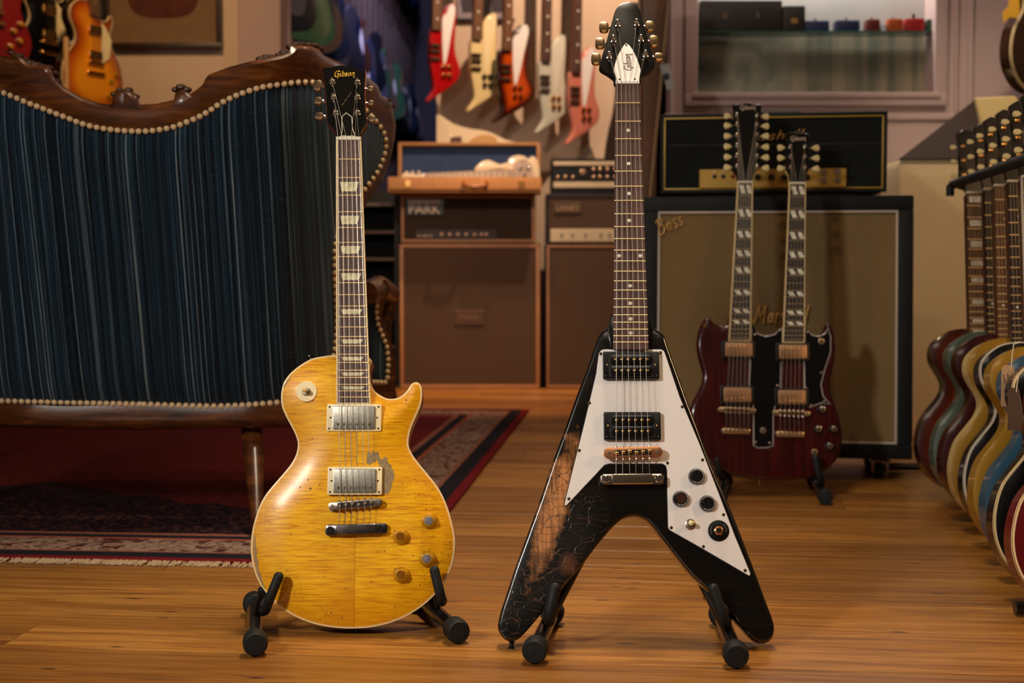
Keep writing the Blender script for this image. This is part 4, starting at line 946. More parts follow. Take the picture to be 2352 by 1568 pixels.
for a, b in ((1601, 1093), (1564.4, 1144.5), (1626, 1155.3)):
    p = FV.at(a, b, .010); r = .0128
    o = VG.lathe('knob', (p[0], p[1], .0028), [(0, r), (.002, r*1.02), (.0035, r*.98), (.008, r*.84), (.0085, r*.8)], blackknob, n=30)
    VG.lathe('knob_skirt', (p[0], p[1], .0029), [(0, r*1.05), (.0012, r*1.05), (.002, r*1.0)], mat('clear_skirt', '5c6470', .2, coat=.6), parent=o, n=30)
    mb = MB()
    for k in range(16):
        t = math.radians(140-k*17.5); q0 = r*.82; c_, s_ = math.cos(t), math.sin(t); y_ = -(.0028+.0086)
        mb.tube([(p[0]+(q0-.0011)*c_, y_, p[1]+(q0-.0011)*s_), (p[0]+(q0+.0005)*c_, y_, p[1]+(q0+.0005)*s_)], .0005, 4)
    VG.put('knob_numbers', mb, white, o)
    VG.lathe('knob_cap', (p[0], p[1], .0028+.0080), [(0, r*.62), (.0008, r*.6), (.0007, r*.3)], mat('knob_cap_dark', '241610' if a == 1564.4 else '08080a', .3, coat=.5) if a != 1564.4 else mat('knob_cap_brown', '3a1d12', .3, coat=.5), parent=o, n=24)
p = FV.at(1586, 1203.5, .006); o = VG.lathe('toggle_switch', (p[0], p[1], .0028), [(0, .0085), (.0015, .0085), (.0022, .0068), (.004, .006), (.0045, .004)], chrome2)
q = MB(); q.tube([(p[0], -.006, p[1]), (p[0], -.013, p[1]+.001)], .0025, 10); q.ball((p[0], -.015, p[1]+.001), .0042, 12); VG.put('toggle_tip', q, mat('ivory_tip', 'e0cf9a', .3, coat=.4), o)
p = FV.at(1650.5, 1218.4, .004); o = VG.lathe('jack_plate', (p[0], p[1], .0028), [(0, .0168), (.0011, .0168), (.0014, .016)], blackp, n=36, label='round black plate around the jack socket')
VG.lathe('jack_nut', (p[0], p[1], .004), [(0, .0078), (.0028, .0078), (.0034, .0068)], orange_chrome, parent=o, n=6); VG.lathe('jack_sleeve', (p[0], p[1], .0068), [(0, .0052), (.0018, .0050), (.0018, .0034)], gold, parent=o); VG.lathe('jack_hole', (p[0], p[1], .0087), [(0, .0032), (.0002, .0032)], mat('hole', '020202', .9), parent=o)
mb = MB()
for base in (148, -5):
    for k in range(6):
        t = math.radians(base+k*11); mb.tube([(p[0]+.0112*math.cos(t), -.0044, p[1]+.0112*math.sin(t)), (p[0]+.0135*math.cos(t+.04), -.0044, p[1]+.0135*math.sin(t+.04))], .0003, 4)
VG.put('jack_lettering', mb, mat('grey_print', '9a9a9a', .6), o)
p = FV.at(1175.5, 1473); button(VG, (p[0], .02, p[1]+.001), (-.05, 0, -1))
H2 = headframe(VG, (1441.4, 192), HV, 14)
hv = [(1441.8, 4.5), (1430, 7), (1419.9, 13.5), (1411.9, 26), (1405.9, 48), (1393.9, 90), (1385, 120), (1377.4, 145), (1378, 155), (1390.9, 163), (1402.9, 171), (1411, 180), (1414, 191), (1468.8, 191), (1471.5, 180), (1477.8, 171), (1489.8, 162), (1502, 153), (1505.5, 147), (1503.3, 139), (1495.8, 113.9), (1483.8, 71.9), (1474.8, 39), (1469.5, 22), (1462.8, 11.5), (1453.8, 6)]
hvl = spline(H2.many(hv), 2)
VG.put('headstock', MB().prism(hvl, 0, .014), black, M=H2.rel, bevel=(.002, 2))
tc_ = [(1438, 98.5), (1431, 105), (1423.9, 117), (1418.5, 127), (1414.3, 138), (1410.5, 152), (1408.3, 164.9), (1413, 176), (1415.5, 190), (1468, 190), (1470, 177), (1472.8, 163.4), (1469, 149), (1464, 135), (1459, 124), (1453.8, 114), (1446, 103.5)]
tl = H2.many(tc_, .002)
o = VG.put('truss_cover_edge', MB().prism(tl, -.0016, 0), mat('pickguard_black_ply', '3a3a40', .4), M=H2.rel); o2 = VG.put('truss_cover', MB().prism(inset(tl, .0009), -.0026, -.0014), pgm, M=H2.rel)
for q in ((1438.5, 103), (1423, 182), (1458, 181.5)):
    a = H2.at(*q, .003); VG.put('screw', MB().ring(FRONT, (a[0], -.0026, a[1]), [(0, .002), (.0006, .0018)], 8), screwm, o2)
w0 = H2.at(1450.5, 162, .0028); w1 = H2.at(1447, 123, .0028)
k = (w1[1]-w0[1])/ wd; lettering(VG, H2.rel, 'GibsoN', w0, k, 92, .00085, mat('brown_lettering', '5e4228', .5), .0028, squash=1.25)
posts = []
cb = mat('warm_chrome_button', (.80, .68, .50), .2, 1)
for P_, B_, sz in (((1417.9, 57), (1387.3, 63.5), (.0085, .0105)), ((1408.3, 93), (1378.3, 100.4), (.0085, .0105)), ((1398.4, 130.4), (1369, 136.4), (.0085, .0115)), ((1461.6, 55.5), (1493.4, 61.5), (.0085, .0105)), ((1471.8, 91.4), (1502.4, 95.9), (.0085, .0115)), ((1482.3, 127.4), (1513.8, 131.9), (.0085, .0075))):
    posts.append(tuner(VG, H2, P_, B_, 'pill', cb, sz, 0.))
ps = [posts[2], posts[1], posts[0], posts[3], posts[4], posts[5]]
nx = [1417.9, 1427.5, 1437.4, 1446.3, 1455.6, 1464.3]; bx = [1415.2, 1430, 1445, 1459.8, 1475.2, 1489.8]; tx = [1415, 1430.3, 1446.5, 1461, 1476.3, 1492]
strings(VG, ps, [(a, 192) for a in nx], H2, HV+.0028, [(a, 1040) for a in bx], [(a, 1090) for a in tx], .0225, .018)
fa, fb = fl(1226, 1528), fl(1272, 1428); fc, fd = fl(1692, 1539), fl(1652, 1432)
stand('guitar_stand', 'black folding floor stand with rubber feet holding the V-shaped guitar', [(fa, fb), (fc, fd)],
      [([on(FV, 1262, 1385, -.055), on(FV, 1262, 1418, -.035), on(FV, 1262, 1425, -.002), on(FV, 1263, 1408, .018), on(FV, 1275, 1350, .021)], .0090),
       ([on(FV, 1664, 1395, -.055), on(FV, 1667, 1425, -.035), on(FV, 1667, 1430, -.002), on(FV, 1660, 1412, .018), on(FV, 1639, 1352, .021)], .0090)],
      [on(FV, 1405, 1150, -.062), on(FV, 1515, 1150, -.062)])
# cable-thin string ends etc. are left out: none show

# ---------------------------------------------------------------- double-neck
FD = Fr(px(1765, 1103, 3.70), 10)
DG = Inst('double_neck_guitar', 'cherry red double-neck guitar with black pickguard before the brown bass cabinet', 'guitar', FD)
do = [(1628, 725), (1633, 733), (1646, 744), (1662.8, 746.4), (1673, 740), (1678, 722), (1722, 722), (1727.4, 746.4), (1739, 761), (1759, 768), (1778.8, 763), (1795.4, 749.7), (1800, 726), (1846, 726), (1851, 749.7), (1865, 764.6), (1880, 768), (1892, 759), (1897, 742), (1904, 737), (1914.8, 757), (1920.7, 792.8), (1918, 826), (1911.5, 855.8), (1908, 882), (1913, 908.9), (1923, 938.7), (1931, 965), (1936, 998.4), (1933, 1031.6), (1921.4, 1058), (1901.5, 1078), (1871.7, 1094.6), (1825, 1102.8), (1759, 1103), (1705.9, 1096), (1669.4, 1088), (1645, 1076), (1618, 1051), (1597, 1015), (1587, 981.8), (1585, 948.7), (1590, 925.5), (1603, 900), (1613, 877), (1614.7, 855.8), (1606.4, 826), (1600.5, 792.8), (1604.8, 759.7), (1616, 736)]
dl = FD.many(do); dr = resample(spline(dl, 2), .007)
def btop(r, y1):
    return (lambda P, d: np.stack([P[:, 0], -np.where(d < r, -r*.8+.8*np.sqrt(np.maximum(0, r*r-(r-d)**2)), 0), P[:, 1]], 1)), (lambda P, d: np.stack([P[:, 0], y1+np.where(d < r, -r*.8+.8*np.sqrt(np.maximum(0, r*r-(r-d)**2)), 0), P[:, 1]], 1))
def cherrymat():
    m, t = newmat('cherry_finish', .22, 0, .7); n = t.noise(t.tc(scale=(14, 1, .8)), 8, 4); t.col(t.ramp(n, [(.3, lin('260406')), (.7, lin('440a0c'))])); return m
cher = cherrymat(); a_, b_ = btop(.012, .034); DG.put('body', sheet(dr, [], .02, a_, b_, rings=(.002, .005, .0085, .012)), cher, ang=60)
HD = .012
necks = []
for (nl, nr, el, er, yl) in (((1693.9, 420), (1729.3, 420), (1673.7, 781.5), (1724.8, 781.5), 776), ((1812.6, 422.5), (1850.7, 422.5), (1797.7, 785.5), (1848.5, 785.5), 780)):
    neck(DG, nl, nr, el, er, yl, 20, ebony, bind, HD, [1, 3, 5, 7, 9, 12, 15, 17], cher, inl='split', wood_to=FD.at(1700, 770)[1]); necks.append((DG.zn, DG.Sc, DG.X))
dpg = [(1727, 742), (1729, 751), (1739, 764), (1759, 771.5), (1779, 766.5), (1797.5, 750), (1797.5, 790), (1849, 790), (1850, 752), (1865, 768), (1880, 771.5), (1893, 766), (1901.5, 753.5), (1909, 773), (1908.5, 809), (1895, 849), (1886.6, 882), (1891.5, 909), (1908, 928.5), (1886.6, 925.5), (1860, 936), (1848, 928), (1846, 815), (1795, 815), (1793, 915), (1781, 932), (1777, 952), (1777, 1022), (1766, 1028), (1740, 1029), (1730, 1022), (1730, 952), (1729, 918), (1720, 880), (1724, 800)]
dp = FD.many(dpg, .003); DG.pl('pickguard_border', dp, 0, .0016, mat('grey_white_ply', 'b8b0ae', .4)); DG.pl('pickguard', inset(dp, .0026), .0012, .0030, mat('gloss_black_guard', '08080a', .2))
for q in ((1735, 768), (1793, 757), (1856, 762), (1897, 765), (1887, 855), (1864, 931), (1894, 921), (1736, 1015), (1768, 1017), (1786, 885), (1851, 890)): DG.screw(FD.at(*q, .003), .003, .003, chrome2)
rg = mat('rose_gold_cover', 'c99a72', .32, .85)
for (x0, x1, y0, y1) in ((1666.8, 1728.5, 786.2, 818.4), (1663.4, 1725.8, 889.7, 922.8), (1791, 1853.4, 791.2, 823.3), (1788.8, 1851, 895.6, 928)):
    a, b = FD.at(x0, y1, .014), FD.at(x1, y0, .014); W_, H_ = b[0]-a[0], b[1]-a[1]
    humbucker(DG, 'pickup', ((a[0]+b[0])/2, (a[1]+b[1])/2), .002, blackp, rg, .007, W_+.016, H_+.012, W_, H_, polez=(.25 if y0 < 850 else -.25))
for (a, b, c, d, e, f) in ((1656, 940, 1731, 943, 1660, 990), (1781, 947, 1856, 950, 1785, 997)):
    tom(DG, FD.at(a, b, .018), FD.at(c, d, .018), .018, mat('pale_gold', 'd8b890', .25, .9), gold, r=.0068)
    u, v = FD.at(e, f, .014), FD.at(e+64, f+2, .014); o = DG.pl('tailpiece', [(u[0], u[1]-.006), (v[0], v[1]-.006), (v[0], v[1]+.009), (u[0], u[1]+.009)], .002, .011, MATS['pale_gold'], (.003, 2))
    for k in range(6):
        x = u[0]+(v[0]-u[0])*(.12+.76*k/5); DG.put('string_anchor', MB().ball((x, -.0115, u[1]+.005), .0026, 6), gold, o)
for q, r in (((1890, 939.4), .0085), ((1881.6, 985.2), .0085), ((1917, 985.2), .0085), ((1907.5, 1024.3), .0085)):
    p = FD.at(*q, .012); o = DG.lathe('knob', (p[0], p[1], 0), [(0, .0125), (.005, .0118), (.009, .0098), (.010, .008)], blackp, n=20); DG.lathe('knob_cap', (p[0], p[1], .0095), [(0, .0088), (.0015, .0084), (.0024, .004)], chrome, parent=o, n=20)
for nm, q in (('jack_socket', (1871, 1037.6)), ('selector_switch', (1886.6, 783.5)), ('toggle_switch', (1753, 988.5))):
    p = FD.at(*q, .004); o = DG.lathe(nm, (p[0], p[1], .002), [(0, .0085), (.003, .0085), (.0035, .006)], MATS['pale_gold'] if nm != 'toggle_switch' else chrome2, n=16)
    if nm != 'toggle_switch': DG.lathe('socket_hole', (p[0], p[1], .0056), [(0, .0034), (.0003, .0034)], MATS['hole'], parent=o, n=10)
p = FD.at(1746.5, 1103); button(DG, (p[0], .015, p[1]+.002), (0, 0, -1), gold)
for q in ((1619, 747), (1892.5, 746)): DG.lathe('strap_peg', (*FD.at(*q, .004), -.004), [(0, .004), (.006, .004), (.008, .0055), (.010, .004)], gold, n=10)
plm = mat('pearl_tuner_button', 'c9b784', .35, coat=.3)
for (nut, ol, bl_, br, lg, nn, post_dx) in (((1711.6, 420), [(1681.7, 241), (1684, 238.5), (1695, 240.5), (1706, 237.5), (1714.6, 236), (1722, 237), (1735, 241), (1747, 239), (1750, 241), (1746.5, 270), (1743, 330), (1743.5, 381), (1731, 401), (1729.6, 419), (1693.6, 419), (1692.5, 401), (1681, 386), (1683.5, 330), (1684.5, 270)], [(1671.5, 267), (1671.5, 289), (1671.5, 313), (1671.5, 337), (1671.5, 361), (1671.5, 385)], [(1757.5, 268), (1757.5, 290), (1757.5, 313), (1757.5, 338), (1757.5, 362), (1757.5, 386)], (1700, 252), 6, 9),
     ((1831.6, 422.5), [(1806, 308), (1815, 303), (1822, 304), (1830, 299.5), (1838, 301), (1848, 306), (1860, 308), (1858.5, 330), (1858.5, 388), (1851, 404), (1851, 421), (1813, 421), (1812, 404), (1804, 388), (1806, 330)], [(1794, 339.6), (1794, 363), (1794, 387)], [(1873, 340), (1873, 363.5), (1873, 388)], (1815.5, 323), 3, 9)):
    Hd = headframe(DG, nut, HD, 13); o_ = spline(Hd.many(ol), 1)
    DG.put('headstock', MB().prism(o_, 0, .014), black, M=Hd.rel, bevel=(.0012, 1))
    x0 = min(a for a, b in ol)+9.5; x1 = max(a for a, b in ol)-9.5; ps = []
    for q in bl_: ps.append(tuner(DG, Hd, (x0+2, q[1]-3), q, 'key', plm, (.0105, .0105), 0., pm=chrome))
    for q in br: ps.append(tuner(DG, Hd, (x1-2, q[1]-3), q, 'key', plm, (.0105, .0105), 0., pm=chrome))
    w0 = Hd.at(*lg, .001); lettering(DG, Hd.rel, 'GibsoN', w0, .0118, 3, .0009, mat('silver_lettering', 'b9a898', .35, .5), .001, squash=1.15)
    tp = Hd.many([(nut[0]-4, 414), (nut[0]-3, 404), (nut[0]-5, 397), (nut[0], 384), (nut[0]+5, 397), (nut[0]+3, 404), (nut[0]+4, 414)], .002); DG.put('truss_cover', MB().prism(tp, -.0024, 0), blackp, M=Hd.rel)
    if nn == 3:
        mb = MB(); 
        for dx in (-.006, 0, .006): a = Hd.at(1833, 305, .001); mb.tube([(a[0]+dx, -.001, a[1]-.003), (a[0]+dx*1.5, -.001, a[1]+.003)], .0008, 5)
        DG.put('crown_mark', mb, MATS['silver_lettering'], M=Hd.rel)
    k = 0 if nut[0] < 1800 else 1; zn, Sc, X = necks[k]; ns = 12 if k == 0 else 6; zb = FD.at(1700, 944+6*k, .018)[1]; zt_ = FD.at(1700, 990+7*k, .012)[1]
    xb0, xb1 = FD.at(1667+125*k, 944, .018)[0], FD.at(1720+125*k, 944, .018)[0]
    n0, n1 = X(zn, -1, .004), X(zn, 1, .004)
    for j in range(ns):
        g = j if ns == 6 else j//2+(.22 if j % 2 else -.0); f_ = g/5 if ns == 6 else g/5.22
        L_ = ps[:len(bl_)][::-1]; R_ = ps[len(bl_):][::-1]; hf = ns//2; pp_ = DG.F.I @ (L_[j] if j < hf else R_[ns-1-j])
        xn = n0+(n1-n0)*f_; xb = xb0+(xb1-xb0)*f_
        DG.put('string', MB().tube([pp_, (xn, -HD-.003, zn+.003), (xb, -.021, zb), (xb, -.012, zt_)], .00036 if ns == 12 else .00045, 5), stringm)
fa, fb = fl(1897, 1161), fl(1868, 1118); fc, fd = fl(1652, 1163), fl(1668, 1118)
stand('guitar_stand', 'black folding floor stand under the red double-neck guitar', [(fc, fd), (fa, fb)],
      [([on(FD, 1664, 1080, -.055), on(FD, 1662, 1095, -.03), on(FD, 1660, 1096, .0), on(FD, 1652, 1088, .02), on(FD, 1646, 1058, .026)], .0085),
       ([on(FD, 1880, 1090, -.055), on(FD, 1884, 1107, -.03), on(FD, 1886, 1108, .0), on(FD, 1883, 1096, .024), on(FD, 1873, 1052, .03)], .0105)],
      [on(FD, 1740, 930, -.08), on(FD, 1790, 930, -.08)])

# ================================================================ BACKGROUND CABINETS AND AMPLIFIERS
tolex = mat('black_tolex', '0d1011', .6, bump=.3, bscale=500, spec=.25); tolexb = mat('brown_black_tolex', '1c1512', .55, bump=.3, bscale=500)
tan = mat('tan_trim', 'a8754c', .5, var=.1); silver = mat('silver_panel', 'd8c2a0', .35, .5)
def weave(name, c1, c2, sc, diag=True):
    m, t = newmat(name, .85); t.b.inputs['Specular IOR Level'].default_value = .15
    v = t.tc(rot=(0, math.radians(45 if diag else 0), 0)); s = t.sep(v)
    a = t.math('SINE', t.math('MULTIPLY', s[0], sc)); b = t.math('SINE', t.math('MULTIPLY', s[2], sc)); p = t.math('ADD', t.math('MULTIPLY', t.math('MULTIPLY', a, b), .9), .5, True)
    n = t.noise(t.tc(), 90, 3); k = t.math('ADD', t.math('MULTIPLY', p, .85), t.math('MULTIPLY', n, .15))
    t.col(t.ramp(k, [(.25, lin(c1)), (.8, lin(c2))])); t.bump(p, .4, .001); return m
g_brown = weave('brown_grille', '30221a', '66503f', 900); g_dark = weave('dark_grille', '1c1410', '4a3a30', 900); g_tan = weave('tan_grille', '40341e', 'a0845a', 1150); g_black = weave('black_grille', '0b0d0e', '1f2324', 1100)
def cabinet(name, label, F, x0, x1, z0, z1, depth, shell, grille, trim, bw, tw, rec=.012, cat='amplifier', bev=.012):
    R = thing(name, label, cat, F.M @ T3((x0+x1)/2, 0, z0)); w_, h_ = x1-x0, z1-z0
    ob = lambda nm, mb, m, **k: obj(nm, mb, m, R, **k)
    ob('shell', MB().box(0, rec+depth/2, h_/2, w_, depth, h_), shell, bevel=(bev*.5, 2))
    b = bw
    for cx, cz, sx, sz in ((0, b/2, w_, b), (0, h_-b/2, w_, b), (-w_/2+b/2, h_/2, b, h_-2*b), (w_/2-b/2, h_/2, b, h_-2*b)):
        ob('front_rim', MB().box(cx, rec/2, cz, sx, rec+.002, sz), shell, bevel=(min(.004, b*.3), 2))
    iw, ih = w_-2*b, h_-2*b
    ob('grille', MB().box(0, rec-.003, h_/2, iw, .004, ih), grille)
    for cx, cz, sx, sz in ((0, b+tw/2, iw, tw), (0, h_-b-tw/2, iw, tw), (-iw/2+tw/2, h_/2, tw, ih-2*tw), (iw/2-tw/2, h_/2, tw, ih-2*tw)):
        ob('piping', MB().box(cx, rec*.45, cz, sx, rec*.9, sz), trim, bevel=(min(.002, tw*.3), 2))
    return R
FK = Fr(px(1080, 893, 7.05)); 
def box4(F, x0, x1, y0, y1): a, b = F.at(x0, y1), F.at(x1, y0); return a[0], b[0], a[1], b[1]
def textobj(s, F, x0, x1, yb, h, m, R, nm='lettering', dep=.001, sx=1.0, shear=0.):
    me = font_mesh(s, 1., dep); xs = [v.co.x for v in me.vertices]; wd_ = max(xs)-min(xs); a, b = F.at(x0, yb, h), F.at(x1, yb, h); k = (b[0]-a[0])/wd_
    Rel = R.matrix_world.inverted() if False else None
    M = F.M @ T3((a[0]+b[0])/2, -h, a[1]) @ RX90 @ Matrix.Shear('XZ', 4, (0, 0)) @ Matrix.Diagonal((k, k*sx, 1, 1))
    bpy.context.view_layer.update(); return link(nm, me, m, R, R.matrix_world.inverted() @ M)
def parton(R, F, nm, mb, m, **k):
    bpy.context.view_layer.update(); return obj(nm, mb, m, R, M=R.matrix_world.inverted() @ F.M, **k)
# bottom heavy plinth heights so the cabinets stand on the floor
FK0 = Fr(Vector((FK.M.translation.x, 7.05, 0)))
x0, x1, z0, z1 = box4(FK0, 918, 1241, 559, 893); z0 = .0
pk = cabinet('speaker_cabinet', 'brown-grilled speaker cabinet with tan piping under the tan instrument case', FK0, x0, x1, .0, z1, .36, tolex, g_brown, tan, .003, .017, cat='speaker')
a, b, c, d = box4(FK0, 1044, 1111, 712, 746); parton(pk, FK0, 'badge', MB().box((a+b)/2, .004, (c+d)/2, b-a, .006, d-c), mat('brown_badge', '5c4030', .4, .3), bevel=(.002, 1)); textobj('PARK', FK0, 1056, 1099, 735, .0005, mat('badge_lettering', '8a6a50', .4, .4), pk)
xa, xb, za, zb = box4(FK0, 920, 1230, 446, 556)
za = z1+.003
ph = cabinet('amplifier_head', 'dark amplifier head with cream block lettering under the tan case', FK0, xa, xb, za, zb, .24, tolex, g_dark, tan, .003, .014)
a, b, c, d = box4(FK0, 933, 1020, 457, 494); parton(ph, FK0, 'badge', MB().box((a+b)/2, .002, (c+d)/2, b-a, .008, d-c), blackp, bevel=(.002, 1))
crm = mat('cream_lettering', 'f0dcc0', .6); textobj('PARK', FK0, 939, 1010, 490, .004, crm, ph, dep=.0025, sx=1.0)
a, b, c, d = box4(FK0, 938, 1012, 461, 465); parton(ph, FK0, 'lettering_bar', MB().box((a+b)/2, -.003, (c+d)/2, b-a, .003, d-c), crm)
a, b, c, d = box4(FK0, 955, 1140, 527, 549); parton(ph, FK0, 'control_panel', MB().box((a+b)/2, 0, (c+d)/2, b-a, .010, d-c), mat('dark_panel', '2a1d16', .4, .3))
def knobrow(R, F, xs, y, r, m, h=.005, L=.012):
    for x in xs:
        p = F.at(x, y, h); parton(R, F, 'knob', MB().ring(FRONT, (p[0], -h, p[1]), [(0, r), (L*.6, r*.95), (L*.7, r*.7), (L, r*.6)], 12), m)
knobrow(ph, FK0, (1014.7, 1033, 1052, 1071, 1090, 1106, 1117), 538, .0085, mat('polished_knob', (.95, .8, .66), .25, .7)); knobrow(ph, FK0, (962, 972, 980, 990), 542, .006, MATS['polished_knob'])
# second stack
x2, x3, _, zt2 = box4(FK0, 1253, 1577, 560, 893)
c2_ = cabinet('speaker_cabinet', 'brown-grilled speaker cabinet half hidden behind the V-shaped guitar', FK0, x2, x3, .0, zt2, .36, tolex, g_brown, tan, .006, .010, cat='speaker')
xa, xb, za, zb = box4(FK0, 1254, 1570, 445, 557); za = zt2+.003
h2 = cabinet('amplifier_head', 'brown amplifier head with pale lower control strip behind the V-shaped guitar', FK0, xa, xb, za, zb, .24, tolexb, g_brown, tolexb, .012, .004)
a, b, c, d = box4(FK0, 1264, 1560, 526, 555); parton(h2, FK0, 'control_panel', MB().box((a+b)/2, -.001, (c+d)/2, b-a, .012, d-c), silver, bevel=(.002, 1))
a, b, c, d = box4(FK0, 1272, 1336, 464, 489); parton(h2, FK0, 'badge', MB().box((a+b)/2, .002, (c+d)/2, b-a, .008, d-c), mat('brown_badge2', '4a3426', .5), bevel=(.002, 1)); textobj('LANEY', FK0, 1278, 1330, 484, .003, mat('dull_gold_letter', 'b08a58', .4, .4), h2)
knobrow(h2, FK0, (1290, 1315, 1345, 1380, 1400), 540, .006, blackp, .007)
xa, xb, _, zc = box4(FK0, 1266, 1560, 364, 440)
h3 = cabinet('amplifier_head', 'small black amplifier with rows of bright knobs, topmost of the right stack', FK0, xa, xb, zb+.003, zc, .22, tolex, blackp, tolex, .006, .003)
for y0, y1 in ((371, 380), (418, 431)):
    a, b, c, d = box4(FK0, 1271, 1556, y0, y1); parton(h3, FK0, 'bright_strip', MB().box((a+b)/2, .0, (c+d)/2, b-a, .014, d-c), silver, bevel=(.002, 1))
bk = mat('bright_knob', (.95, .78, .62), .2, .8)
knobrow(h3, FK0, (1281, 1298, 1315.5), 407, .009, bk); knobrow(h3, FK0, (1339,), 395, .016, bk); knobrow(h3, FK0, (1363, 1378, 1395, 1412, 1500, 1515), 389.5, .009, bk); knobrow(h3, FK0, (1363, 1378, 1395, 1412, 1500, 1515), 407, .009, bk)
# open tan case with the pale instrument
zt_ = FK0.at(1000, 446)[1]+.003
xa, xb, _, zu = box4(FK0, 898, 1242, 411, 441)
casem = mat('tan_case_cloth', 'b07a48', .7, var=.12, vscale=90); lining = mat('blue_plush_lining', '2c3e60', .9, var=.15)
cs = thing('instrument_case', 'open tan instrument case with blue lining and brown handle on the amplifier head', 'case', T3((xa+xb)/2+FK0.M.translation.x, 6.95, zt_)); w_ = xb-xa; h_ = zu-zt_; Dp = .30
co = lambda nm, mb, m, **k: obj(nm, mb, m, cs, **k)
co('tray_floor', MB().box(0, Dp/2-.06, .006, w_, Dp, .012), casem)
for cx, cy, sx, sy in ((0, -.054, w_, .012), (0, Dp-.066, w_, .012), (-w_/2+.006, Dp/2-.06, .012, Dp-.024), (w_/2-.006, Dp/2-.06, .012, Dp-.024)): co('tray_wall', MB().box(cx, cy, h_/2, sx, sy, h_), casem, bevel=(.003, 2))
co('tray_lining', MB().box(0, Dp/2-.06, .02, w_-.026, Dp-.026, .016), lining)
li = Fr(px(1093, 425, 7.19), 12); li.M = Matrix.Translation((cs.matrix_world.translation.x+.012, 7.185, zt_+h_-.01)) @ Matrix.Rotation(math.radians(-10), 4, 'X'); bpy.context.view_layer.update()
lh = .205; wl = w_*.965; I_ = Matrix.Translation(-Vector((cs.location))) @ li.M
def lid(nm, mb, m, **k): return obj(nm, mb, m, cs, M=I_, **k)
lid('lid_back', MB().box(0, .035, lh/2, wl, .01, lh), casem); lid('lid_lining', MB().box(0, .027, lh/2, wl-.02, .006, lh-.02), lining)
for cx, cz, sx, sz in ((0, .006, wl, .012), (0, lh-.008, wl, .016), (-wl/2+.008, lh/2, .016, lh-.024), (wl/2-.008, lh/2, .016, lh-.024)): lid('lid_rim', MB().box(cx, .012, cz, sx, .05, sz), casem, bevel=(.003, 2))
hx = .05; co('handle', MB().tube([(hx-.055, -.064, h_*.62), (hx-.05, -.09, h_*.42), (hx, -.095, h_*.30), (hx+.05, -.09, h_*.42), (hx+.055, -.064, h_*.62)], .0085, 10), mat('brown_leather', '7a3a14', .4))
for sx in (-1, 1): co('latch', MB().box(sx*w_*.37, -.062, h_*.55, .03, .008, .03), gold, bevel=(.002, 1)); co('handle_ring', MB().ball((hx+sx*.055, -.064, h_*.62), .011, 8), gold)
FL2 = Fr(px(1080, 414, 7.02), 4); wg = thing('pale_lap_guitar', 'cream electric guitar lying on its side in the open tan case', 'guitar', FL2.M)
po = lambda nm, pts, h0, h1, m, bev=None: obj(nm, MB().prism(FL2.many(pts), -h1, -h0), m, wg, None, bev)
crg = mat('cream_finish', 'ead0aa', .35, coat=.5)
po('body', spline([(1164, 413), (1160, 400), (1168, 385), (1166, 373), (1172, 362), (1190, 357), (1205, 360), (1213, 366), (1222, 359), (1233, 366), (1238, 385), (1240, 402), (1232, 413), (1200, 414)], 3), -.02, .012, crg, (.004, 2))
po('body_horn', spline([(1090, 391), (1095, 382), (1108, 371), (1122, 368), (1136, 373), (1150, 378), (1168, 374), (1172, 390), (1150, 388), (1130, 390), (1105, 393)], 3), -.02, .012, crg, (.004, 2))
po('scratchplate', spline([(1178, 395), (1182, 375), (1200, 366), (1215, 372), (1224, 390), (1222, 410), (1190, 411)], 3), .012, .014, mat('pale_mottled_plate', 'b79a84', .35, var=.2)); po('neck', [(978, 399), (1182, 389), (1182, 408), (978, 413)], .0, .02, mat('maple_neck', 'b08a68', .4)); po('fingerboard', [(980, 400), (1180, 390.5), (1180, 407), (980, 412)], .02, .025, mat('pale_board', 'a48e7c', .5))
for k in range(14):
    x = 990+k*13.2; obj('fret', MB().tube([(*[v for v in (FL2.at(x, 400.5-k*.6, .025)[0], -.0255, FL2.at(x, 400.5-k*.6, .025)[1])],), (FL2.at(x, 412-k*.2, .025)[0], -.0255, FL2.at(x, 412-k*.2, .025)[1])], .0018, 4), fretm, wg)
po('headstock', spline([(924, 412), (926, 399), (938, 398), (958, 402), (978, 399), (980, 413), (950, 415)], 2), .0, .015, crg, (.003, 1))
for k in range(3): p = FL2.at(934+k*14, 397-k*.2, .0); obj('tuning_button', MB().ball((p[0], -.008, p[1]), .008, 8), crg, wg)
for q in ((1195, 385), (1214, 385), (1204, 402)): p = FL2.at(*q, .014); obj('knob', MB().ring(FRONT, (p[0], -.014, p[1]), [(0, .011), (.008, .009), (.01, .004)], 12), chrome, wg)
# dark shelf with pale board edges left of the cabinets
shf = thing('shelf_unit', 'dark shelf unit with pale board edges left of the amplifier stack', 'shelf', T3(px(862, 900, 7.2).x, 7.2, 0)); zz = px(862, 430, 7.2).z
so = lambda nm, mb, m, **k: obj(nm, mb, m, shf, **k)
dk = mat('dark_board', '15100e', .7)
so('back_board', MB().box(0, .30, zz/2, .26, .02, zz), dk); so('side_board', MB().box(-.13, .15, zz/2, .02, .32, zz), dk); so('side_board', MB().box(.112, .15, zz/2, .02, .32, zz), dk)
for y in (470, 533, 595, 661, 727, 797, 860): z = px(862, y, 7.19).z; so('shelf_board', MB().box(-.009, .15, z, .22, .30, .016), dk); so('board_edge', MB().box(-.009, -.003, z, .22, .006, .014), mat('pale_edge', '5c4a40', .6), bevel=(.002, 1))
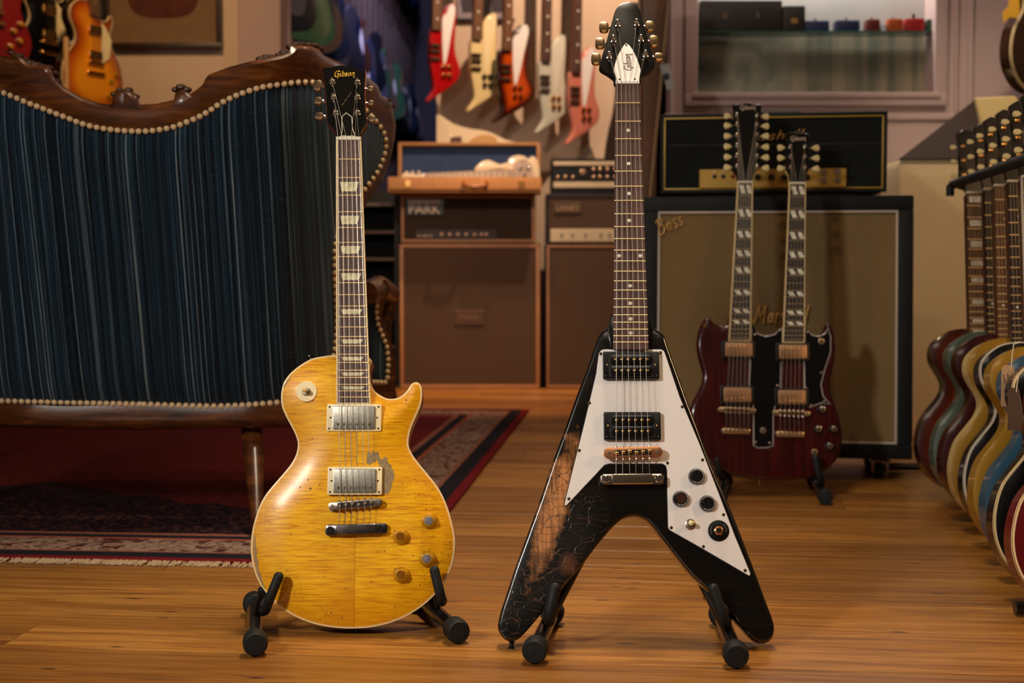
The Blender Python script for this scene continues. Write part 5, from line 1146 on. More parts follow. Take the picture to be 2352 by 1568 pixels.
# cream board added for the lit wall patch behind the case lid
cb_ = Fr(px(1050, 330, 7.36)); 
cg = thing('lit_patch_board', 'cream board with a brown block, coloured as the lit wall patch behind the open case lid', 'guitar', cb_.M)
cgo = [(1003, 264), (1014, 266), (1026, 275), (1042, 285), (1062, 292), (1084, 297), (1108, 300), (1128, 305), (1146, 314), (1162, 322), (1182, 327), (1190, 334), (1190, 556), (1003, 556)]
obj('body', MB().prism(cb_.many(cgo), -.02, .02), mat('lit_patch_cream', 'e8cfa8', .4, coat=.3), cg, None, (.004, 2)); obj('pickup', MB().prism(cb_.many([(1034, 334), (1036, 316), (1060, 314), (1062, 334)]), -.03, -.018), mat('brown_block', '5a3424', .5), cg, None, (.003, 1))
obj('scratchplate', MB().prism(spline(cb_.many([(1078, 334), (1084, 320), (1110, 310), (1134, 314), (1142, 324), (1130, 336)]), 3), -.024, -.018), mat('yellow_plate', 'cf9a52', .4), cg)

# ---- bass cabinet and head
FB = Fr(px(1795, 1050, 4.02), 3.5, -8)
p0 = FB.M.translation.copy(); 
l = .5*(FB.at(1478, 455)[0]+FB.at(1474, 1045)[0]); r = .5*(FB.at(2084, 452)[0]+FB.at(2111, 1030)[0]); t = FB.at(1800, 450)[1]
bc = cabinet('bass_speaker_cabinet', 'large black speaker cabinet with tan weave grille and white piping behind the double-neck guitar', FB, l, r, 0, t, .34, tolex, g_tan, mat('white_piping', 'b8aa9c', .5), .042, .0065, .014, cat='speaker', bev=.03)
gs = mat('gold_script', 'dcaa60', .45, .2)
def scr(R, F, text, x0, yb, x1, ang, r, h, squash=1.):
    a, b = F.at(x0, yb, h), F.at(x1, yb, h); Mx = Matrix.Identity(4); _, w0_ = strokes(text, Mx, 1., .1); k = (b[0]-a[0])/w0_/math.cos(math.radians(ang))
    M = T3(a[0], -h, a[1]) @ Matrix.Rotation(-math.radians(ang), 4, 'Y') @ Matrix.Diagonal((k, 1, k*squash, 1)); mb, _ = strokes(text, M, 1., r, shear=.3); return parton(R, F, 'script_lettering', mb, gs, ang=60)
scr(bc, FB, 'Bass', 1512, 541, 1573, 24, .0015, .004, 1.3); scr(bc, FB, 'Marshall', 1731, 741, 1855, 0, .0022, .006, 1.5)
for sx in (-1, 1):
    for dy in (.04, .28):
        c = FB.M @ Vector(((l if sx < 0 else r)-sx*.085, dy, 0)); 
        mb = MB().ring((1, 0, 0), (c.x-.012, c.y+.012, .024), [(0, .020), (.002, .024), (.022, .024), (.024, .020)], 18); bpy.context.view_layer.update(); mb.v = [tuple(bc.matrix_world.inverted() @ Vector(v)) for v in mb.v]; o = obj('castor_wheel', mb, rubber, bc)
        mb = MB().box(c.x, c.y, c.z-.006, .05, .05, .006); mb.box(c.x-.018, c.y+.006, (c.z+.02)/2, .003, .025, c.z-.02); mb.box(c.x+.018, c.y+.006, (c.z+.02)/2, .003, .025, c.z-.02); mb.v = [tuple(bc.matrix_world.inverted() @ Vector(v)) for v in mb.v]; obj('castor_fork', mb, chrome2, bc)
FH = Fr(FB.M @ Vector((FB.at(1778, 440)[0], .02, t+.006)), 0, -8)
l2, r2 = FH.at(1517, 350)[0], FH.at(2038, 350)[0]; t2 = FH.at(1778, 259)[1]
bh_ = cabinet('amplifier_head', 'black amplifier head with gold piping and gold control plate on the bass cabinet', FH, l2, r2, .006, t2, .22, tolex, g_black, mat('gold_piping', 'a88a34', .4, .3), .010, .0045, .012, bev=.03)
for sx in (l2+.05, r2-.05):
    for dy in (.04, .18): parton(bh_, FH, 'rubber_foot', MB().ring((0, 0, 1), (sx, dy, -.004), [(0, .012), (.012, .014)], 12), rubber)
a, b, c, d = box4(FH, 1606, 1944, 386, 433); gp = mat('gold_control_plate', 'c8a050', .32, .55); parton(bh_, FH, 'control_plate', MB().box((a+b)/2, .0, (c+d)/2, b-a, .014, d-c), gp, bevel=(.002, 1))
knobrow(bh_, FH, (1740, 1772, 1802, 1853), 407, .0095, mat('amp_knob', '2a1c10', .3), .007); knobrow(bh_, FH, (1641, 1661), 405, .0065, blackp, .007, .004); knobrow(bh_, FH, (1683,), 405, .006, mat('red_switch', '7a0e0a', .3), .007, .006)
for q in ((1892, 396), (1924, 394), (1892, 414), (1924, 412)): p = FH.at(*q, .007); o = parton(bh_, FH, 'input_jack', MB().ring(FRONT, (p[0], -.007, p[1]), [(0, .0085), (.004, .0085), (.004, .0045), (.003, .0044)], 14), chrome2)
for q in ((1641, 393), (1661, 393)): p = FH.at(*q, .007); parton(bh_, FH, 'indicator', MB().ring(FRONT, (p[0], -.007, p[1]), [(0, .002), (.001, .002)], 8), white)
scr(bh_, FH, 'Marshall', 1690, 326, 1846, 3, .0016, .003, .58)
a, b, c, d = box4(FH, 1528, 2026, 330, 332); parton(bh_, FH, 'seam_line', MB().box((a+b)/2, .0085, (c+d)/2, b-a, .003, d-c), mat('brown_seam', '4a3c2a', .6))
parton(bh_, FH, 'carry_handle', MB().tube([(-.09, .11, t2-.002), (-.08, .11, t2+.010), (.08, .11, t2+.010), (.09, .11, t2-.002)], .006, 8), rubber)

# ================================================================ SIMPLE GUITARS (racks and walls)
xc0 = FL.at(812, 1200)[0]
LPO = [(a-xc0, b) for a, b in lpl]; ZN = LP.zn; ZB = FL.at(816, 1157)[1]; SCL = ZN-ZB
SGO = [(x, z) for x, z in [(0, 0), (.08, .004), (.14, .03), (.165, .085), (.16, .13), (.135, .18), (.12, .23), (.13, .29), (.128, .34), (.10, .385), (.062, .355), (.03, .35), (-.03, .35), (-.062, .355), (-.10, .385), (-.13, .34), (-.134, .29), (-.12, .23), (-.135, .18), (-.16, .13), (-.165, .085), (-.14, .03), (-.08, .004)]]
ESO = [(x*1.18, z*1.15) for x, z in [(0, 0), (.09, .008), (.145, .045), (.168, .10), (.155, .165), (.125, .215), (.118, .26), (.132, .31), (.12, .365), (.085, .38), (.05, .345), (.03, .33), (-.03, .33), (-.05, .345), (-.085, .38), (-.12, .365), (-.132, .31), (-.118, .26), (-.125, .215), (-.155, .165), (-.168, .10), (-.145, .045), (-.09, .008)]]
HSO = [(-.021, 0), (.021, 0), (.024, .02), (.036, .045), (.034, .10), (.039, .165), (.022, .176), (0, .172), (-.022, .176), (-.039, .165), (-.034, .10), (-.036, .045), (-.024, .02)]
SMC = {}
def cached(key, fn):
    if key not in SMC: SMC[key] = fn()
    return SMC[key]
def lk(nm, me, m, R, M=None):
    o = link(nm, me, None, R, M)
    if len(me.materials) == 0: me.materials.append(m)
    o.material_slots[0].link = 'OBJECT'; o.material_slots[0].material = m; return o
SP = dict(LP=LPO, SG=SGO, ES=ESO)
brn = mat('brown_back', '4a2010', .3, coat=.6)
def sg(label, M, shape='LP', top=None, side=None, bnd=None, board=None, btn=None, hw=None, head=None, frets=True, dots=True, blocks=False, group=None, pg=None, mini=False, bodyonly=False, nbind=False, name='hanging_guitar', knobs=None):
    R = thing(name, label, 'guitar', M, group); O = SP[shape]; out = cached(('o', shape), lambda: resample(spline(O, 2), .014)); th = .048 if shape != 'SG' else .034
    side = side or top; hw = hw or chrome2; board = board or rosewood; head = head or black
    lk('body_back', cached(('b', shape), lambda: MB().prism(inset(out, .0008), 0.003, th).mesh('body_back', (.003, 1))), side, R)
    def tp(P, d): h = .010*np.clip(d/.05, 0, 1)**.7 if shape != 'SG' else 0*d; return np.stack([P[:, 0], -h, P[:, 1]], 1)
    lk('body_top', cached(('t', shape), lambda: sheet(out, [], .03, tp, lambda P, d: np.stack([P[:, 0], P[:, 0]*0+.0035, P[:, 1]], 1), rings=(.006, .02)).mesh('body_top', ang=60)), top, R)
    if bnd: lk('binding', cached(('e', shape), lambda: sheet(out, [inset(out, .003)], .02, lambda P, d: np.stack([P[:, 0], P[:, 0]*0-.0022, P[:, 1]], 1), lambda P, d: np.stack([P[:, 0], P[:, 0]*0+.007, P[:, 1]], 1)).mesh('binding')), bnd, R)
    ze = ZN-SCL*.70
    if shape != 'LP': ze = ZN-SCL*.62
    lk('neck', cached(('n', shape), lambda: MB().prism([(-.0275, ze), (.0275, ze), (.0215, ZN), (-.0215, ZN)], -.010, .016).mesh('neck', (.006, 2))), brn, R)
    lk('fingerboard', cached(('f', shape), lambda: MB().prism([(-.028, ze), (.028, ze), (.022, ZN), (-.022, ZN)], -.016, -.010).mesh('fingerboard')), board, R)
    if nbind:
        for s_ in (-1, 1): lk('neck_binding', cached(('nb', s_, shape), lambda: MB().prism([(s_*.0285, ze), (s_*.0262, ze), (s_*.0202, ZN), (s_*.0225, ZN)], -.0165, -.0095).mesh('neck_binding')), bnd or bind, R)
    def FX(z): t = (ZN-z)/(ZN-ze); return .022+.006*t
    if frets:
        for i in range(1, 21):
            z = fretz(ZN, SCL, i)
            if z < ze: break
            w_ = FX(z); lk('fret', cached(('fr', i), lambda: MB().box(0, -.0165, z, 2*w_, .0016, .0022).mesh('fret')), fretm, R)
    if dots:
        for i in (3, 5, 7, 9, 12, 15, 17):
            z = (fretz(ZN, SCL, i-1)+fretz(ZN, SCL, i))/2
            for dx in ((-.012, .012) if i == 12 else (0,)): lk('inlay', cached(('d', i, dx), lambda: MB().ring(FRONT, (dx, -.016, z), [(0, .0033), (.0006, .003)], 10).mesh('inlay')), pearl2, R)
    if blocks:
        for i in (1, 3, 5, 7, 9, 12, 15, 17):
            z = (fretz(ZN, SCL, i-1)+fretz(ZN, SCL, i))/2; g = fretz(ZN, SCL, i-1)-fretz(ZN, SCL, i); lk('inlay', cached(('bl', i), lambda: MB().box(0, -.0162, z, FX(z)*1.35, .0012, min(.017, g*.6)).mesh('inlay')), pearl2, R)
    lk('nut', cached('nut', lambda: MB().box(0, -.014, ZN+.002, .045, .01, .005).mesh('nut')), nutm, R)
    lk('headstock', cached('hs', lambda: MB().prism([(a, ZN+.004+b) for a, b in HSO], -.008, .006).mesh('headstock', (.0015, 1))), head, R)
    for s_ in (-1, 1):
        for k in range(3):
            z = ZN+.052+k*.040; o = lk('tuning_post', cached(('tp', s_, k), lambda: MB().ring(FRONT, (s_*.024, -.008, z), [(0, .0055), (.002, .0055), (.003, .003), (.010, .003)], 10).mesh('tuning_post')), hw, R)
            lk('tuning_button', cached(('tb', s_, k), lambda: MB().prism([(s_*.036, z-.0095+b) for a, b in ()] or [(s_*.038, z-.002), (s_*.045, z-.0065), (s_*.054, z-.0065), (s_*.056, z), (s_*.054, z+.0065), (s_*.045, z+.0065), (s_*.038, z+.002)], -.004, .004).mesh('tuning_button', (.0015, 1))), btn or plm, o)
    if not mini:
        for k in range(6):
            x0_ = (k-2.5)*.0070; x1_ = (k-2.5)*.0102; lk('string', cached(('s', k), lambda: MB().tube([(x0_, -.019, ZN+.004), (x1_, -.026, ZB)], .0006, 4).mesh('string')), stringm, R)
    if pg: lk('scratchplate', cached('pg'+shape, lambda: MB().prism([(.03, .20), (.075, .23), (.088, .30), (.06, .345), (.032, .37)], -.016, -.014).mesh('scratchplate')), pg, R)
    for z in (ZB+.03, ZB+.13): lk('pickup', cached(('pu', z), lambda: MB().prism(rrect(-.035, .035, z-.019, z+.019, .003, 2), -.018, -.004).mesh('pickup', (.002, 1))), hw, R)
    lk('bridge', cached('br', lambda: MB().prism(rrect(-.042, .042, ZB-.006, ZB+.006, .005, 3), -.022, -.008).mesh('bridge', (.002, 1))), hw, R); lk('tailpiece', cached('tl', lambda: MB().prism(rrect(-.048, .048, ZB-.048, ZB-.034, .005, 3), -.020, -.006).mesh('tailpiece', (.002, 1))), hw, R)
    for kx, kz in ((.085, .14), (.115, .17), (.07, .08), (.11, .105)): lk('knob', cached(('k', kx, shape), lambda: MB().ring(FRONT, (kx, -.002, kz), [(0, .012), (.004, .0115), (.016, .009), (.017, .004)], 14).mesh('knob')), knobs or amber, R)
    return R
def fin(name, c, coat=.7, rough=.25): return mat(name, c, rough, coat=coat)
goldtop = mat('gold_top', '98701a', .35, .3, coat=.5); 
def burst(name, c1, c2, c3, q=1.):
    m, t = newmat(name, .22, 0, .7); at = t.n('ShaderNodeAttribute', attribute_name='edge'); t.col(t.ramp(at.outputs['Fac'], [(0, lin(c1)), (.03*q, lin(c2)), (.075*q, lin(c3))])); return m
sb = burst('dark_sunburst', '2a0806', '5a1e0c', 'a0501c'); sba = burst('amber_sunburst', '5a1a06', 'b8560c', 'ee9a1e'); brn = mat('brown_back', '4a2010', .3, coat=.6)
RCX = [1.223, 1.215, 1.185, 1.16, 1.133, 1.10, 1.07, 1.03, 1.005]
spec = [('dark sunburst guitar, farthest in the row on the floor rack', 'LP', sb, sb, None, rosewood2, dict(dots=False, blocks=True)),
 ('grey-green guitar between the sunburst and the dark red one on the rack', 'LP', fin('grey_green_finish', '4c5a50'), None, None, ebony, {}),
 ('dark wine red guitar next to the grey-green one on the rack', 'LP', fin('wine_finish', '380a10'), None, None, rosewood2, {}),
 ('gold-topped guitar with pale cream side, beside the wine red one on the rack', 'LP', goldtop, fin('cream_side', 'd8bf80'), None, ebony, {}),
 ('black guitar with white edge binding in the middle of the rack row', 'LP', fin('gloss_black', '08080a'), None, mat('white_binding', 'cfc6b8', .4), rosewood2, dict(nbind=True)),
 ('gold-topped guitar between the white-bound black one and the blue one', 'LP', goldtop, None, None, rosewood, {}),
 ('metallic blue guitar near the right edge of the photo', 'LP', fin('metallic_blue', '28495f'), None, None, rosewood, {}),
 ('black guitar with thin cream binding in front of the blue one', 'LP', fin('gloss_black', '08080a'), None, bind, rosewood, {}),
 ('dark red guitar with cream binding, nearest on the rack at the right edge', 'LP', fin('deep_red', '5c0a0e'), None, bind, rosewood, {})]
for i, (lb, shp, tp_, sd_, bn_, bd_, kw) in enumerate(spec):
    Yn = 3.80-.165*i; Yb = Yn-.145
    sg(lb, Matrix.Translation((RCX[i], Yb, .012)) @ Matrix.Rotation(math.radians(-9.8), 4, 'X') @ Matrix.Diagonal((1, 1, .965, 1)), shp, tp_, sd_, bn_, bd_, hw=gold if i < 5 else chrome, group='guitars on the floor rack', name='racked_guitar', **kw)
rk = thing('guitar_rack', 'long black tube floor rack holding the row of guitars at the right', 'rack', T3(1.2, 3.2, 0)); ro = lambda nm, mb, m, **k: obj(nm, mb, m, rk, **k)
def rp(x, y, z): return (x-1.2, y-3.2, z)
EX = lambda Y: 1.13+(Y-3.14)*.141-.036
ro('neck_bar', MB().tube([rp(EX(3.88), 3.88, .826), rp(EX(2.2), 2.2, .826)], .0125, 12), rubber)
ro('bar_hook', MB().tube([rp(EX(3.88)+.01, 3.88, .826), rp(EX(3.88)-.004, 3.88, .827), rp(EX(3.88)-.008, 3.88, .820), rp(EX(3.88)-.008, 3.88, .795)], .011, 12), rubber)
for xx in (EX(3.3)-.13, EX(3.3)+.12): ro('floor_rail', MB().tube([rp(xx+.08, 3.85, .002+.012), rp(xx-.12, 2.2, .002+.012)], .008, 10), blackmetal) if False else None
for Y in (4.0, 2.25):
    x = EX(Y); ro('upright', MB().tube([rp(x+.0, Y-.12, .824), rp(x+.17, Y+.02, .79), rp(x+.20, Y+.14, .42), rp(x+.20, Y+.18, .02)], .011, 12), blackmetal); ro('foot_bar', MB().tube([rp(x-.1, Y+.18, .014), rp(x+.28, Y+.18, .014)], .011, 12), blackmetal)
ro('rear_rail', MB().tube([rp(EX(4.0)+.22, 4.18, .014), rp(EX(2.25)+.22, 2.43, .014)], .011, 12), blackmetal)
# price tags
def tagobj(nm, lb, pts, Y, m, extra, strp):
    F = Fr(px(pts[0][0], pts[0][1], Y), 0, 0); R = thing(nm, lb, 'tag', F.M); obj('card', MB().prism(F.many(pts), 0, .0008), m, R)
    obj('string', MB().tube([(F.at(*q)[0], -.001, F.at(*q)[1]) for q in strp], .0011, 5), mat('tag_string', 'd8cbb0', .8), R)
    mb = MB()
    for ln in extra: mb.tube([(F.at(*q)[0], -.0006, F.at(*q)[1]) for q in ln], .0006, 4)
    if extra: obj('pen_marks', mb, mat('ink', '3a2a2a', .7), R)
tagobj('paper_tag', 'pale pink paper tag on a string on the rack guitars', [(2301, 846), (2308, 838), (2324, 838), (2330, 846), (2331, 936), (2299, 932)], 2.62, mat('pink_card', 'c09a74', .8), [[(2305, 860), (2307, 880)], [(2314, 857), (2316, 875)], [(2306, 895), (2312, 898)]], [(2322, 850), (2325, 812), (2328, 790), (2345, 785)])
tagobj('brown_tag', 'brown card tag with a pale printed label hanging before the blue guitar', [(2316, 896), (2323, 890), (2340, 891), (2348, 930), (2352, 960), (2344, 990), (2314, 988)], 2.55, mat('brown_card', '5c4636', .8), [], [(2334, 900), (2336, 880), (2340, 860)])
# wall-hung brown guitar upper right
hg = sg('glossy brown guitar with gold knobs hanging on the wall at the upper right', Matrix.Translation(px(2385, 216, 4.95)) @ Matrix.Rotation(math.radians(38), 4, 'Z'), 'LP', mat('glossy_brown', '3a2416', .15, coat=.8), None, bind, rosewood, hw=gold, knobs=gold)
for kx, kz in ((-.05, .09), (-.085, .12), (-.045, .15), (-.08, .19)): lk('knob', MB().ring(FRONT, (kx, -.006, kz), [(0, .013), (.004, .0125), (.016, .010), (.017, .004)], 14).mesh('knob'), gold, hg)
st = obj('yellow_strap', MB().prism([px(2316, -60, 4.85).xz, px(2338, -60, 4.85).xz, px(2341, 30, 4.85).xz, px(2334, 42, 4.85).xz, px(2318, 40, 4.85).xz, px(2304, 52, 4.85).xz, px(2302, 28, 4.85).xz, px(2317, 14, 4.85).xz], 4.845, 4.852), mat('yellow_strap', 'c89418', .6)); tag(st, 'bright yellow strap end hanging over the brown wall guitar', 'strap')

# ---- firebird-shaped basses on the back wall
BO = [(1131, 31), (1139.4, 31), (1142.7, 43), (1142.2, 78), (1139.6, 121), (1141.8, 147.5), (1148, 165), (1151.8, 182), (1149, 200), (1140.5, 211), (1121, 228), (1097, 243), (1078, 256), (1075, 252), (1086, 236), (1091, 222), (1087.4, 195), (1083, 165), (1082, 141), (1083, 100), (1087, 88), (1100, 80), (1108, 64), (1113, 52), (1121, 39)]
PGO = [(1128, 33), (1138, 35), (1139, 54.5), (1131, 95), (1126, 125), (1118, 164), (1112, 162), (1110, 66), (1120, 54)]
birds = [('bright red reverse-body electric bass with white scratchplate, first from the doorway', -94, -22, fin('bright_red', 'b00c10'), white, None),
 ('cream reverse-body electric bass between the red and the sunburst ones', 0, 0, fin('butter_cream', 'ecd296', .4), fin('butter_cream2', 'f0dcae', .3), None),
 ('sunburst reverse-body electric bass with white scratchplate on the back wall', 69, 25, burst('orange_sunburst', '140504', '4a1004', 'c0480c', .6), white, None),
 ('white-grey reverse-body electric bass between the sunburst and pink ones', 158, 50, fin('aged_white', 'c8c6b4'), fin('aged_white2', 'd8d4c4', .3), None),
 ('salmon pink reverse-body electric bass with white scratchplate beside the V-shaped guitar head', 227, 76, fin('salmon_pink', 'd07a68'), white, None)]
bme = {}
for lb, dx, dy, m1, m2, _ in birds:
    F = Fr(px(1100+dx, 255+dy, 7.36), -2, 30)
    R = thing('electric_bass', lb, 'bass guitar', F.M, 'reverse-body basses on the back wall')
    kx_ = 1.22 if dx == 69 else 1.
    def tr(L): return [(1115+(a-1115)*kx_+dx, b+dy) for a, b in L]
    o_ = resample(spline(F.many(tr(BO)), 2), .012); a_, b_ = btop(.008, .038)
    obj('body', sheet(o_, [], .03, a_, b_, rings=(.003, .008)), m1, R, ang=60); obj('scratchplate', MB().prism(spline(F.many(tr(PGO), .004), 2), -.005, -.001), m2, R)
    q = F.at(1097+dx, 75+dy, .01); nL = 1.0
    obj('neck', MB().prism([(q[0]-.026, q[1]-.03), (q[0]+.026, q[1]-.03), (q[0]+.022, q[1]+.62), (q[0]-.022, q[1]+.62)], -.012, .014), mat('bass_neck', '6a3c20', .4), R, bevel=(.004, 1)); obj('fingerboard', MB().prism([(q[0]-.025, q[1]-.035), (q[0]+.025, q[1]-.035), (q[0]+.021, q[1]+.62), (q[0]-.021, q[1]+.62)], -.018, -.012), rosewood2 if dx < 100 else rosewood, R)
    for k in range(5): obj('inlay', MB().ring(FRONT, (q[0], -.018, q[1]+.02+.085*k), [(0, .006), (.001, .005)], 8), pearl2, R)
    obj('headstock', MB().prism([(q[0]-.022, q[1]+.62), (q[0]+.022, q[1]+.62), (q[0]+.05, q[1]+.68), (q[0]+.035, q[1]+.86), (q[0]-.02, q[1]+.88), (q[0]-.035, q[1]+.70)], -.012, .006), black, R, bevel=(.002, 1))
    for y in (126, 140, 157): a, b = F.at(1084+dx, y+3+dy, .01), F.at(1106+dx, y-3+dy, .01); obj('pickup' if y < 150 else 'bridge', MB().box((a[0]+b[0])/2, -.008, (a[1]+b[1])/2, b[0]-a[0], .014, b[1]-a[1]), mat('bass_pickup', '5a4434', .35, .5), R, bevel=(.003, 1))
    for kx, ky in ((1114, 176), (1127, 176), (1115, 195), (1128, 196)): p = F.at(kx+dx, ky+dy, .012); obj('knob', MB().ring(FRONT, (p[0], -.001, p[1]), [(0, .014), (.012, .012), (.014, .006)], 12), (mat('bass_knob_dark', '2a2018', .3) if dx == 0 else gold), R)
    obj('wall_hanger', MB().tube([(q[0], .02, q[1]+.66), (q[0], .2, q[1]+.66)], .012, 8), blackmetal, R)
F = Fr(px(1455, 893, 7.5)); gb_ = obj('gig_bag', MB().prism(spline(F.many([(1392, 905), (1386, 700), (1384, 450), (1392, 330), (1412, 230), (1420, 90), (1432, 20), (1460, 8), (1490, 20), (1502, 90), (1510, 230), (1528, 330), (1534, 450), (1530, 700), (1522, 905)]), 3), -.05, .05), mat('brown_bag', '2c1c14', .7, spec=.2), None, F.M, (.015, 2)); tag(gb_, 'dark brown gig bag standing against the back wall behind the V-shaped guitar neck', 'bag')
# posters
for lb, a, b in (('grey poster with a dark figure behind the cream bass', 1050, 1090), ('grey printed poster behind the sunburst bass', 1107, 1172)):
    p0, p1 = px(a, 46, 7.6), px(b, -70, 7.6); R = thing('poster', lb, 'poster', T3((p0.x+p1.x)/2, 7.605, p0.z)); w_, h_ = p1.x-p0.x, p1.z-p0.z
    obj('print', MB().box(0, 0, h_/2, w_, .006, h_), mat('poster_grey', '8c8088', .7, var=.25, vscale=30), R); obj('bottom_rail', MB().box(0, -.008, .0, w_+.05, .012, .014), blackp, R)
    obj('dark_figure', MB().prism([(-.02, .04), (.03, .04), (.035, .12), (.02, .19), (-.01, .2), (-.03, .12)], -.005, -.002), mat('poster_dark', '3a343c', .8), R)
# tall brown case leaning in the dark corner, with a tag
F = Fr(px(1490, 450, 4.9)); R = thing('leaning_case', 'tall brown wooden instrument case leaning in the dark corner by the wall', 'case', T3(px(1492, 450, 4.9).x, 4.9, 0)); 
mb = MB().prism([(-.03, 0), (.01, 0), (.02, .83), (px(1500, 250, 4.9).x-px(1492, 0, 4.9).x+.01, px(1500, 250, 4.9).z), (px(1532, -20, 4.9).x-px(1492, 0, 4.9).x, px(1500, -20, 4.9).z), (px(1468, -20, 4.9).x-px(1492, 0, 4.9).x, px(1500, -20, 4.9).z), (px(1470, 200, 4.9).x-px(1492, 0, 4.9).x, px(1470, 200, 4.9).z)], -.03, .10); obj('case_shell', mb, mat('brown_case', '5c3a20', .45, var=.3, vscale=8, coat=.2), R, bevel=(.012, 3))
mb = MB().tube([(-.03, -.034, .5), (.0, -.034, .86), (px(1530, 0, 4.9).x-px(1492, 0, 4.9).x, -.034, 1.5)], .006, 8); obj('case_edging', mb, mat('pale_edging', '8a6a48', .5), R)
R = thing('white_tag', 'white luggage tag with a dark ring mark hanging right of the V-shaped guitar head', 'tag', T3(*px(1530, 176, 4.86))); k = .0015
obj('card', MB().prism([(-.022, .04), (.010, .045), (.026, -.04), (.004, -.045)], 0, .002), mat('white_card', '9a9a98', .7), R); obj('ring_mark', MB().ring(FRONT, (0, 0, 0), [(-.0005, .012), (.0008, .012)], 14), mat('dark_print', '2a2a30', .7), R); obj('cord', MB().tube([(-.01, 0, .042), (-.03, .05, .11), (-.045, .06, .13)], .002, 5), blackp, R)
q = MB(); n_ = 40; zc_ = 2.9
v = []
for i in range(n_+1):
    x = .535+.15*i/n_; v += [(x, 5.58+.018*math.sin(i*1.3), .01), (x, 5.58+.014*math.sin(i*1.3+.3), zc_), (x, 5.60+.018*math.sin(i*1.3), .01), (x, 5.60+.014*math.sin(i*1.3+.3), zc_)]
q.add(v, [f for i in range(n_) for f in ((4*i, 4*i+4, 4*i+5, 4*i+1), (4*i+2, 4*i+3, 4*i+7, 4*i+6))]+[(0, 1, 3, 2), (4*n_, 4*n_+2, 4*n_+3, 4*n_+1)])
cu = obj('dark_sheet', q, mat('black_sheet', '0c0a0a', .9, spec=.1), None, ang=180); tag(cu, 'added black sheet darkening the gap at the end of the mauve wall', 'dark_sheet')  # added sheet, darkens the gap where lit wall would show

# ================================================================ BACK ROOM GUITARS
def cbody(shape, c): return mat('back_'+c, c, .25, coat=.6)
rr = random.Random(11); cols = ['2a4432', '4a3c34', '2c4c38', '6a5a40', '14181f', '4a4a50', '1a2438', '101014', '5a5058', '16203a', '30303c', '0e1a34', '3c2018', '22283c', '101018', '3a3a4a']
basic = {}
ORD = ['first', 'second', 'third', 'fourth', 'fifth', 'sixth', 'seventh', 'eighth', 'ninth', 'tenth', 'eleventh', 'twelfth', 'thirteenth', 'fourteenth', 'fifteenth', 'sixteenth', 'seventeenth', 'eighteenth', 'nineteenth', 'twentieth', 'twenty-first']
def cg_mesh(key, fn):
    if key not in basic: basic[key] = fn()
    return basic[key]
def small(label, M, shape, m, group, pgm_, hm):
    R = thing('distant_guitar', label, 'guitar', M, group); out = cached(('o', shape), lambda: resample(spline(SP[shape], 2), .014))
    lk('body', cg_mesh(('b', shape), lambda: MB().prism(out, 0, .045).mesh('body', (.006, 2))), m, R)
    lk('neck', cg_mesh('n', lambda: MB().prism([(-.026, .36), (.026, .36), (.022, ZN), (-.022, ZN)], -.012, .014).mesh('neck', (.004, 1))), hm, R)
    lk('scratchplate', cg_mesh('p', lambda: MB().prism(spline([(-.06, .10), (.07, .08), (.09, .2), (.07, .33), (.03, .36), (-.05, .35), (-.08, .25)], 3), -.004, 0).mesh('scratchplate')), pgm_, R)
    lk('headstock', cg_mesh('h', lambda: MB().prism([(a, ZN+b) for a, b in HSO], -.006, .010).mesh('headstock')), hm, R)
    lk('tuners', cg_mesh('t', lambda: (lambda q: [q.box(s_*.046, 0, ZN+.05+.04*k, .018, .012, .016) for s_ in (-1, 1) for k in range(3)] and q)(MB()).mesh('tuners')), chrome, R)['kind'] = 'stuff'
    return R
nm_c = dict(zip(cols, ['green', 'brown', 'sea green', 'tan', 'near-black', 'grey', 'dark blue', 'black', 'mauve-grey', 'navy', 'slate', 'midnight blue', 'dark red-brown', 'slate blue', 'black', 'violet-grey']))
pale = mat('pale_scratchplate', 'b8b4bc', .35); dkp = mat('dark_scratchplate', '2a2830', .4); mpl = mat('amber_maple', '8a5a2a', .4)
for row, (z0, uu) in enumerate(((.70, 0), (1.76, .12), (2.82, .05))):
    for k in range(21):
        u = .22+k*.31+uu
        if row == 2 and k < 7: continue
        if u > Lw-.4: continue
        c = cols[(k+row*5) % len(cols)]
        if row == 1 and k < 4: c = ['14181f', '2a4432', '2c4c38', '4a3c34'][k]
        if row == 0 and k < 4: c = ['14181f', '6a5a40', '1a2438', '5a5058'][k]
        M = Mw @ T3(u, -.17, z0+rr.uniform(-.03, .03)) @ Matrix.Rotation(math.radians(-36+rr.uniform(-6, 6)), 4, 'Z')
        small('%s guitar, %s from the doorway in the %s row of the dim back room' % (nm_c[c], ORD[k], ('lower', 'middle', 'top')[row]), M, ['SG', 'ES', 'SG', 'LP'][k % 4], cbody(0, c), 'guitars hanging in the dim back room', pale if (k % 3 and k > 5) else dkp, mpl if (row == 1 and k < 5) else mat('dim_neck', '3a2c28', .5))
